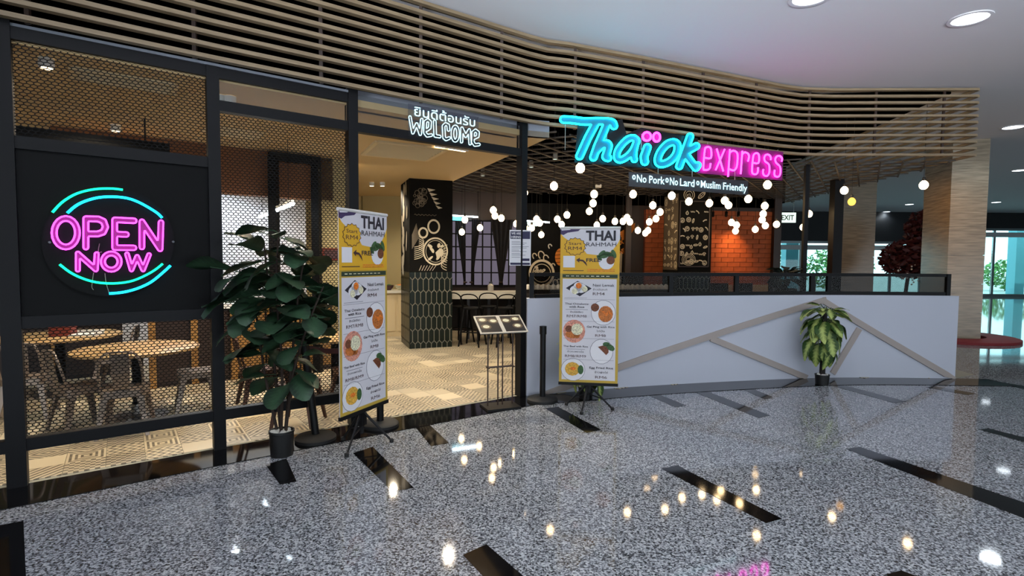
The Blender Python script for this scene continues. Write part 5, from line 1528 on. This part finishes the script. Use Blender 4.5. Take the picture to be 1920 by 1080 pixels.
# ================================================================== TABLES AND CHAIRS BEHIND THE MESH
def round_table(p, r, label):
    t = thing('round_table', label, 'table', (p.x, p.y, 0)); t.scale = (1, 1, .88)
    b = MB(); b.lathe([(r - .01, .722), (r, .728), (r, .748), (r - .006, .752), (0, .752)], 36); b.build('tabletop', 'table_wood', t, smooth=True)
    b = MB(); b.lathe([(.045, .05), (.045, .70), (.16, .705), (.16, .722), (0, .722)], 20); b.build('pedestal', 'matte_black', t, smooth=True)
    b = MB(); b.lathe([(.24, 0), (.24, .02), (.06, .05), (.06, .15), (0, .15)], 28); b.build('base', 'table_steel', t, smooth=True)
    return t
def tolix(label, p, rz, m='chair_metal', group=None):
    t = thing('metal_chair', label, 'chair', (p[0], p[1], 0), rz, group); t.scale = (.88, .88, .88)
    # seat: pressed sheet with rounded corners and a rolled skirt; front of the chair is +y
    out = []
    for cx, cy, a0 in ((.13, .13, 0), (-.13, .13, 90), (-.13, -.13, 180), (.13, -.13, 270)):
        for k in range(5): a = math.radians(a0 + 22.5 * k); out.append((cx + .055 * math.cos(a), cy + .055 * math.sin(a)))
    b = MB(); b.prism(out, .43, .452); b.build('seat', m, t)
    b = MB(); b.prism([(x * .97, y * .97) for x, y in out], .385, .43); b.build('skirt', m, t)
    for sx in (-1, 1):
        for sy in (-1, 1):
            b = MB(); a, c = Vector((sx * .15, sy * .15, .43)), Vector((sx * .21, sy * .22, .0)); d = Vector((sx, 0, 0)); e = Vector((0, sy, 0))
            vs = [a - d * .045 - e * .0, a + d * .015, a + d * .015 - e * .06, c - d * .02, c + d * .008, c + d * .008 - e * .03]
            vs += [v - d * .006 - e * .006 for v in vs]
            b.add(vs, [(0, 3, 4, 1), (1, 4, 5, 2), (6, 7, 10, 9), (7, 8, 11, 10), (0, 6, 9, 3), (2, 5, 11, 8), (3, 9, 10, 4), (4, 10, 11, 5)]); b.build('leg', m, t)
    fr = smooth_path([(-.165, -.155, .44), (-.172, -.20, .60), (-.15, -.235, .76), (-.09, -.245, .825), (.09, -.245, .825), (.15, -.235, .76), (.172, -.20, .60), (.165, -.155, .44)], 4)
    b = MB(); b.tube(fr, .012, 8); b.build('back_frame', m, t, smooth=True)
    b = MB(); w0, w1 = .055, .075
    vs = [(-w0, -.165, .44), (w0, -.165, .44), (w1, -.215, .62), (-w1, -.215, .62), (w1, -.245, .815), (-w1, -.245, .815)]
    vs += [(x, y - .004, z) for x, y, z in vs]
    b.add(vs, [(0, 1, 2, 3), (3, 2, 4, 5), (7, 6, 9, 8), (8, 9, 11, 10), (0, 3, 9, 6), (3, 5, 11, 9), (1, 7, 8, 2), (2, 8, 10, 4), (5, 4, 10, 11), (0, 6, 7, 1)]); b.build('back_splat', m, t)
    return t
p1 = on_y(257, 655, 5.0); T1 = Vector((p1.x, 5.0)); round_table(T1, .51, 'round wooden cafe table in front behind the left mesh')
p2 = on_y(112, 632, 5.8); T2 = Vector((p2.x, 5.8)); round_table(T2, .56, 'round wooden cafe table behind, at the far left')
p3 = on_z(560, 790); T3 = Vector((-1.95, 5.85)); round_table(T3, .42, 'round wooden cafe table hidden behind the fiddle leaf fig')
def face(p, q): return math.atan2(q[1] - p[1], q[0] - p[0]) - math.pi / 2
def chair(px, py, target, label, m='chair_metal', d=0):
    q = on_z(px, py, .396); return tolix(label, (q.x, q.y), face((q.x, q.y), target) + d, m)
chair(236, 726, T1, 'metal chair with its broad back splat nearest to the left mesh')
chair(368, 694, T1, 'metal chair at the right side of the front round table')
chair(150, 722, T1, 'metal chair at the left side of the front round table')
chair(52, 705, T2, 'metal chair cut by the post at the far left')
chair(215, 668, T2, 'metal chair between the two wooden cafe tables')
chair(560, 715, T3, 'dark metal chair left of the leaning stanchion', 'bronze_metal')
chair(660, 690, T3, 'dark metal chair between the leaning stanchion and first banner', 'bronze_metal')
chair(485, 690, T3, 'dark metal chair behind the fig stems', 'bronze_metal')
t = thing('condiment_box', 'red brown wooden box on the far left table', 'box', (T2.x + .08, T2.y - .05, .663), .3)
b = MB(); b.box((0, 0, .05), (.2, .14, .1)); b.build('body', 'cloth_red', t); b = MB(); b.box((0, 0, .104), (.17, .11, .008)); b.build('lid', 'dark_wood', t)
t = thing('paper_tray', 'white paper tray on the far left table', 'tray', (T2.x + .31, T2.y - .02, .663), .2)
b = MB(); b.box((0, 0, .008), (.26, .18, .016)); b.build('base', 'white_plain', t); b = MB(); b.box((0, .085, .025), (.26, .01, .05)); b.box((.125, 0, .025), (.01, .18, .05)); b.build('rim', 'white_plain', t)
# ================================================================== BAR COUNTER AND STOOLS IN THE DINING ROOM
q0, q1 = on_y(842, 548, 9.75), on_y(1000, 548, 10.1)
t = thing('bar_counter', 'long white bar counter in front of the grid window', 'counter', (q0.x, q0.y, 0), math.atan2(q1.y - q0.y, q1.x - q0.x))
L = (Vector(q1) - Vector(q0)).length; zc = q0.z
b = MB(); b.box((L / 2, .2, zc - .06), (L, .45, .13)); b.build('worktop', 'stone_white', t)
for i in range(5): b = MB(); b.box((L * i / 4.0 if i else .05, .32, (zc - .12) / 2), (.05, .05, zc - .12)); b.build('leg', 'steel_grey', t)
b = MB(); b.box((L / 2, .40, (zc - .12) / 2 + .1), (L, .02, zc - .35)); b.build('back_panel', 'sofa_dark', t)
t = thing('condiment_jar', 'small glass jar set standing on the white bar counter', 'jar', tuple(on_y(920, 545, 9.95)))
b = MB(); b.lathe([(.05, 0), (.055, .01), (.055, .10), (.03, .125), (.03, .14), (0, .14)], 14); b.build('jar', 'jar_glass', t, smooth=True); b = MB(); b.lathe([(.034, .135), (.034, .165), (0, .17)], 12); b.build('lid', 'steel_grey', t)
def stool(label, x, y, rz):
    t = thing('bar_stool', label, 'stool', (x, y, 0), rz)
    b = MB(); b.lathe([(.16, .655), (.17, .665), (.17, .68), (.15, .69), (0, .69)], 20); b.build('seat', 'matte_black', t, smooth=True)
    for sx in (-1, 1):
        for sy in (-1, 1):
            b = MB(); b.tube([(sx * .11, sy * .11, .66), (sx * .19, sy * .19, 0)], .022, 6, r2=.016); b.build('leg', 'matte_black', t)
    b = MB(); b.tube([(.15, .15, .26), (-.15, .15, .26), (-.15, -.15, .26), (.15, -.15, .26)], .010, 6, closed=True); b.build('footrest', 'matte_black', t)
    b = MB(); b.tube(smooth_path([(-.15, .08, .67), (-.16, .16, .85), (-.08, .19, .92), (.08, .19, .92), (.16, .16, .85), (.15, .08, .67)], 3), .012, 6); b.build('back_frame', 'matte_black', t, smooth=True)
    return t
for i, px in enumerate((862, 886, 916, 945, 966)):
    q = on_z(px, 643 + (i % 2) * 6); stool(f'black bar stool at the white counter, {ORD[i]} from the left', q.x, q.y, math.pi + .3 * (i - 2))
# wooden service counter at the back left of the entrance, with crockery
q0, q1 = on_y(690, 546, 10.2), on_y(760, 546, 10.5)
t = thing('service_counter', 'light wooden service counter right of the first banner', 'counter', (q0.x, q0.y, 0), math.atan2(q1.y - q0.y, q1.x - q0.x))
L = 1.1
b = MB(); b.box((L / 2, .25, q0.z - .02), (L, .55, .05)); b.build('worktop', 'stone_white', t)
b = MB(); b.box((L / 2, .27, (q0.z - .05) / 2), (L - .04, .48, q0.z - .05)); b.build('body', 'vent_cream', t)
for i in range(2): b = MB(); b.box((L * (i + .5) / 2, .02, (q0.z - .05) / 2 + .04), (L / 2 - .06, .02, q0.z - .2)); b.build('door', 'vent_cream', t)
for k, px in enumerate((729, 750)):
    q = on_y(px, 544, 10.5); t = thing('bowl', ['dark bowl on the light wooden service counter', 'pale bowl next to the green tiled entrance pillar'][k], 'bowl', tuple(q))
    b = MB(); b.lathe([(.04, 0), (.09, .06), (.10, .10), (.09, .10), (.05, .03), (0, .03)], 14); b.build('shell', ['ink_brown', 'ink_cream'][k], t, smooth=True)
    b = MB(); b.lathe([(.085, .085), (.05, .11), (0, .12)], 10); b.build('contents', ['ink_leaf', 'ink_food'][k], t, smooth=True)
# benches and counters seen through the smoked rail
q0, q1 = on_y(985, 538, 8.9), on_y(1262, 540, 9.3)
t = thing('scalloped_counter', 'white counter with a scalloped edge behind the smoked railing', 'counter', (q0.x, q0.y, 0), math.atan2(q1.y - q0.y, q1.x - q0.x)); L = (Vector(q1) - Vector(q0)).length
b = MB(); b.box((L / 2, .25, q0.z - .02), (L, .5, .05)); b.build('worktop', 'stone_white', t); b = MB(); b.box((L / 2, .28, (q0.z - .05) / 2), (L - .05, .4, q0.z - .05)); b.build('body', 'sofa_dark', t)
b = MB(); n = int(L / .085)
for i in range(n): b.lathe([(0, -.05), (.03, -.035), (.042, 0), (.03, .035), (0, .05)], 8, (L * (i + .5) / n, .0, q0.z + .0))
b.build('scalloped_edge', 'stone_white', t, smooth=True, kind='stuff')
for k, (a, c, Y, lb) in enumerate(((1335, 1372, 10.9, 'left pale wooden bench back below the orange brick wall'), (1388, 1440, 11.0, 'right pale wooden bench back below the orange brick wall'), (1216, 1240, 11.0, 'pale wooden bench back left of the chalkboard pillar'))):
    q0, q1 = on_y(a, 534, Y), on_y(c, 535, Y + .05)
    t = thing('bench', lb, 'bench', (q0.x, q0.y, 0), math.atan2(q1.y - q0.y, q1.x - q0.x)); L = (Vector(q1) - Vector(q0)).length
    b = MB(); b.box((L / 2, 0, q0.z - .2), (L, .06, .4)); b.build('backrest', 'bench_wood', t)
    b = MB(); b.box((L / 2, .25, .44), (L, .5, .06)); b.build('seat', 'bench_wood', t)
    for x in (.04, L - .04): b = MB(); b.box((x, .2, .33), (.05, .42, .66)); b.build('side', 'bench_wood', t)
for k, (px, Y) in enumerate(((1338, 10.2), (1383, 10.3), (1447, 10.3))):
    q = on_y(px, 530, Y); t = thing('dining_chair', f'dark dining chair back below the brick wall, {ORD[k]} from the left', 'chair', (q.x, q.y, 0), .1)
    b = MB(); b.box((0, 0, .45), (.42, .42, .05)); b.build('seat', 'sofa_dark', t); b = MB(); b.box((0, -.2, q.z - .17), (.28, .03, .34)); b.build('backrest', 'sofa_dark', t)
    for sx in (-1, 1):
        for sy in (-1, 1): b = MB(); b.box((sx * .19, sy * .19, .22), (.035, .035, .44)); b.build('leg', 'sofa_dark', t)
    for sx in (-1, 1): b = MB(); b.bar((sx * .17, -.2, .45), (sx * .17, -.2, q.z), .03, .03); b.build('back_post', 'sofa_dark', t)
# lit signs hung at the back
def slim_sign(px0, px1, py, Y, m2, label):
    a, c = on_y(px0, py, Y), on_y(px1, py + 3, Y + .2); t = thing('slim_lamp', label, 'lamp', tuple(a))
    b = MB(); b.bar(a, c, .03, .025); b.build('tube', 'tube_cool', t, world=True)
    d = Vector((0, 0, .05)); b = MB(); b.bar(a - d * 1.2, a.lerp(c, .5) - d * 1.2, .03, .07); b.build('panel', m2, t, world=True)
    b = MB(); b.bar(a + Vector((0, .02, 0)), Vector((a.x, a.y + .02, LZ)), .012, .012); b.bar(c + Vector((0, .02, 0)), Vector((c.x, c.y + .02, LZ)), .012, .012); b.build('suspension_rod', 'matte_black', t, world=True)
slim_sign(845, 896, 404, 10.9, 'screen_cool', 'cyan and white lit strip above the grid window')
slim_sign(985, 1030, 414, 10.9, 'sign_lit', 'white lit strip beside the hiring notice top')
# track spots in front of the brick wall
for k, px in enumerate((1337, 1362, 1385)):
    q = on_y(px, 400, 11.6); t = thing('track_spot', f'small black track spotlight over the brick wall, {ORD[k]} from the left', 'spotlight', tuple(q))
    b = MB(); b.tube([(0, 0, .03), (.02, .06, -.06)], .03, 10); b.build('can', 'matte_black', t, smooth=True); b = MB(); b.tube([(0, 0, .02), (0, 0, LZ - q.z)], .008, 5); b.build('stem', 'matte_black', t)
    spot((q.x, q.y, q.z - .05), 120 if k == 2 else 20, (1, .55, .2), .04, 58, .9, target=(q.x + .1, 12.1, 1.7))
# exit sign
q = on_y(1476, 408, 13.0)
t = thing('exit_sign', 'small lit white EXIT sign hanging left of the stone columns', 'sign', tuple(q))
b = MB(); b.box((0, 0, 0), (.40, .05, .24)); b.build('case', 'sign_lit', t)
mb = MB(); text_into(mb, 'EXIT', lambda x, z: Vector((x, -.027, z)), -.15, -.06, .30, .12, .02); mb.build('lettering', 'ink_leaf', t)
b = MB(); b.bar((-.15, 0, .12), (-.15, 0, CEIL - q.z), .012, .012); b.bar((.15, 0, .12), (.15, 0, CEIL - q.z), .012, .012); b.build('suspension_rod', 'alu', t)
# slim black structural posts at the right of the dining room
for px, Y, lb in ((1507, 8.0, 'slim black post in front of the far windows'), (1564, 9.4, 'broad dark post left of the farther stone column')):
    q = on_y(px, 500, Y); w = .06 if px == 1507 else .16
    t = thing('slim_post', lb, 'post', (q.x, q.y, 0)); b = MB(); b.box((0, 0, 1.48), (w, w, 2.96)); b.build('shaft', 'black_steel', t); b = MB(); b.box((0, 0, .01), (w + .08, w + .08, .02)); b.build('foot_plate', 'black_steel', t)

# drop placeholder names no object uses
for me in [m_ for m_ in bpy.data.meshes if m_.users == 0]: bpy.data.meshes.remove(me)
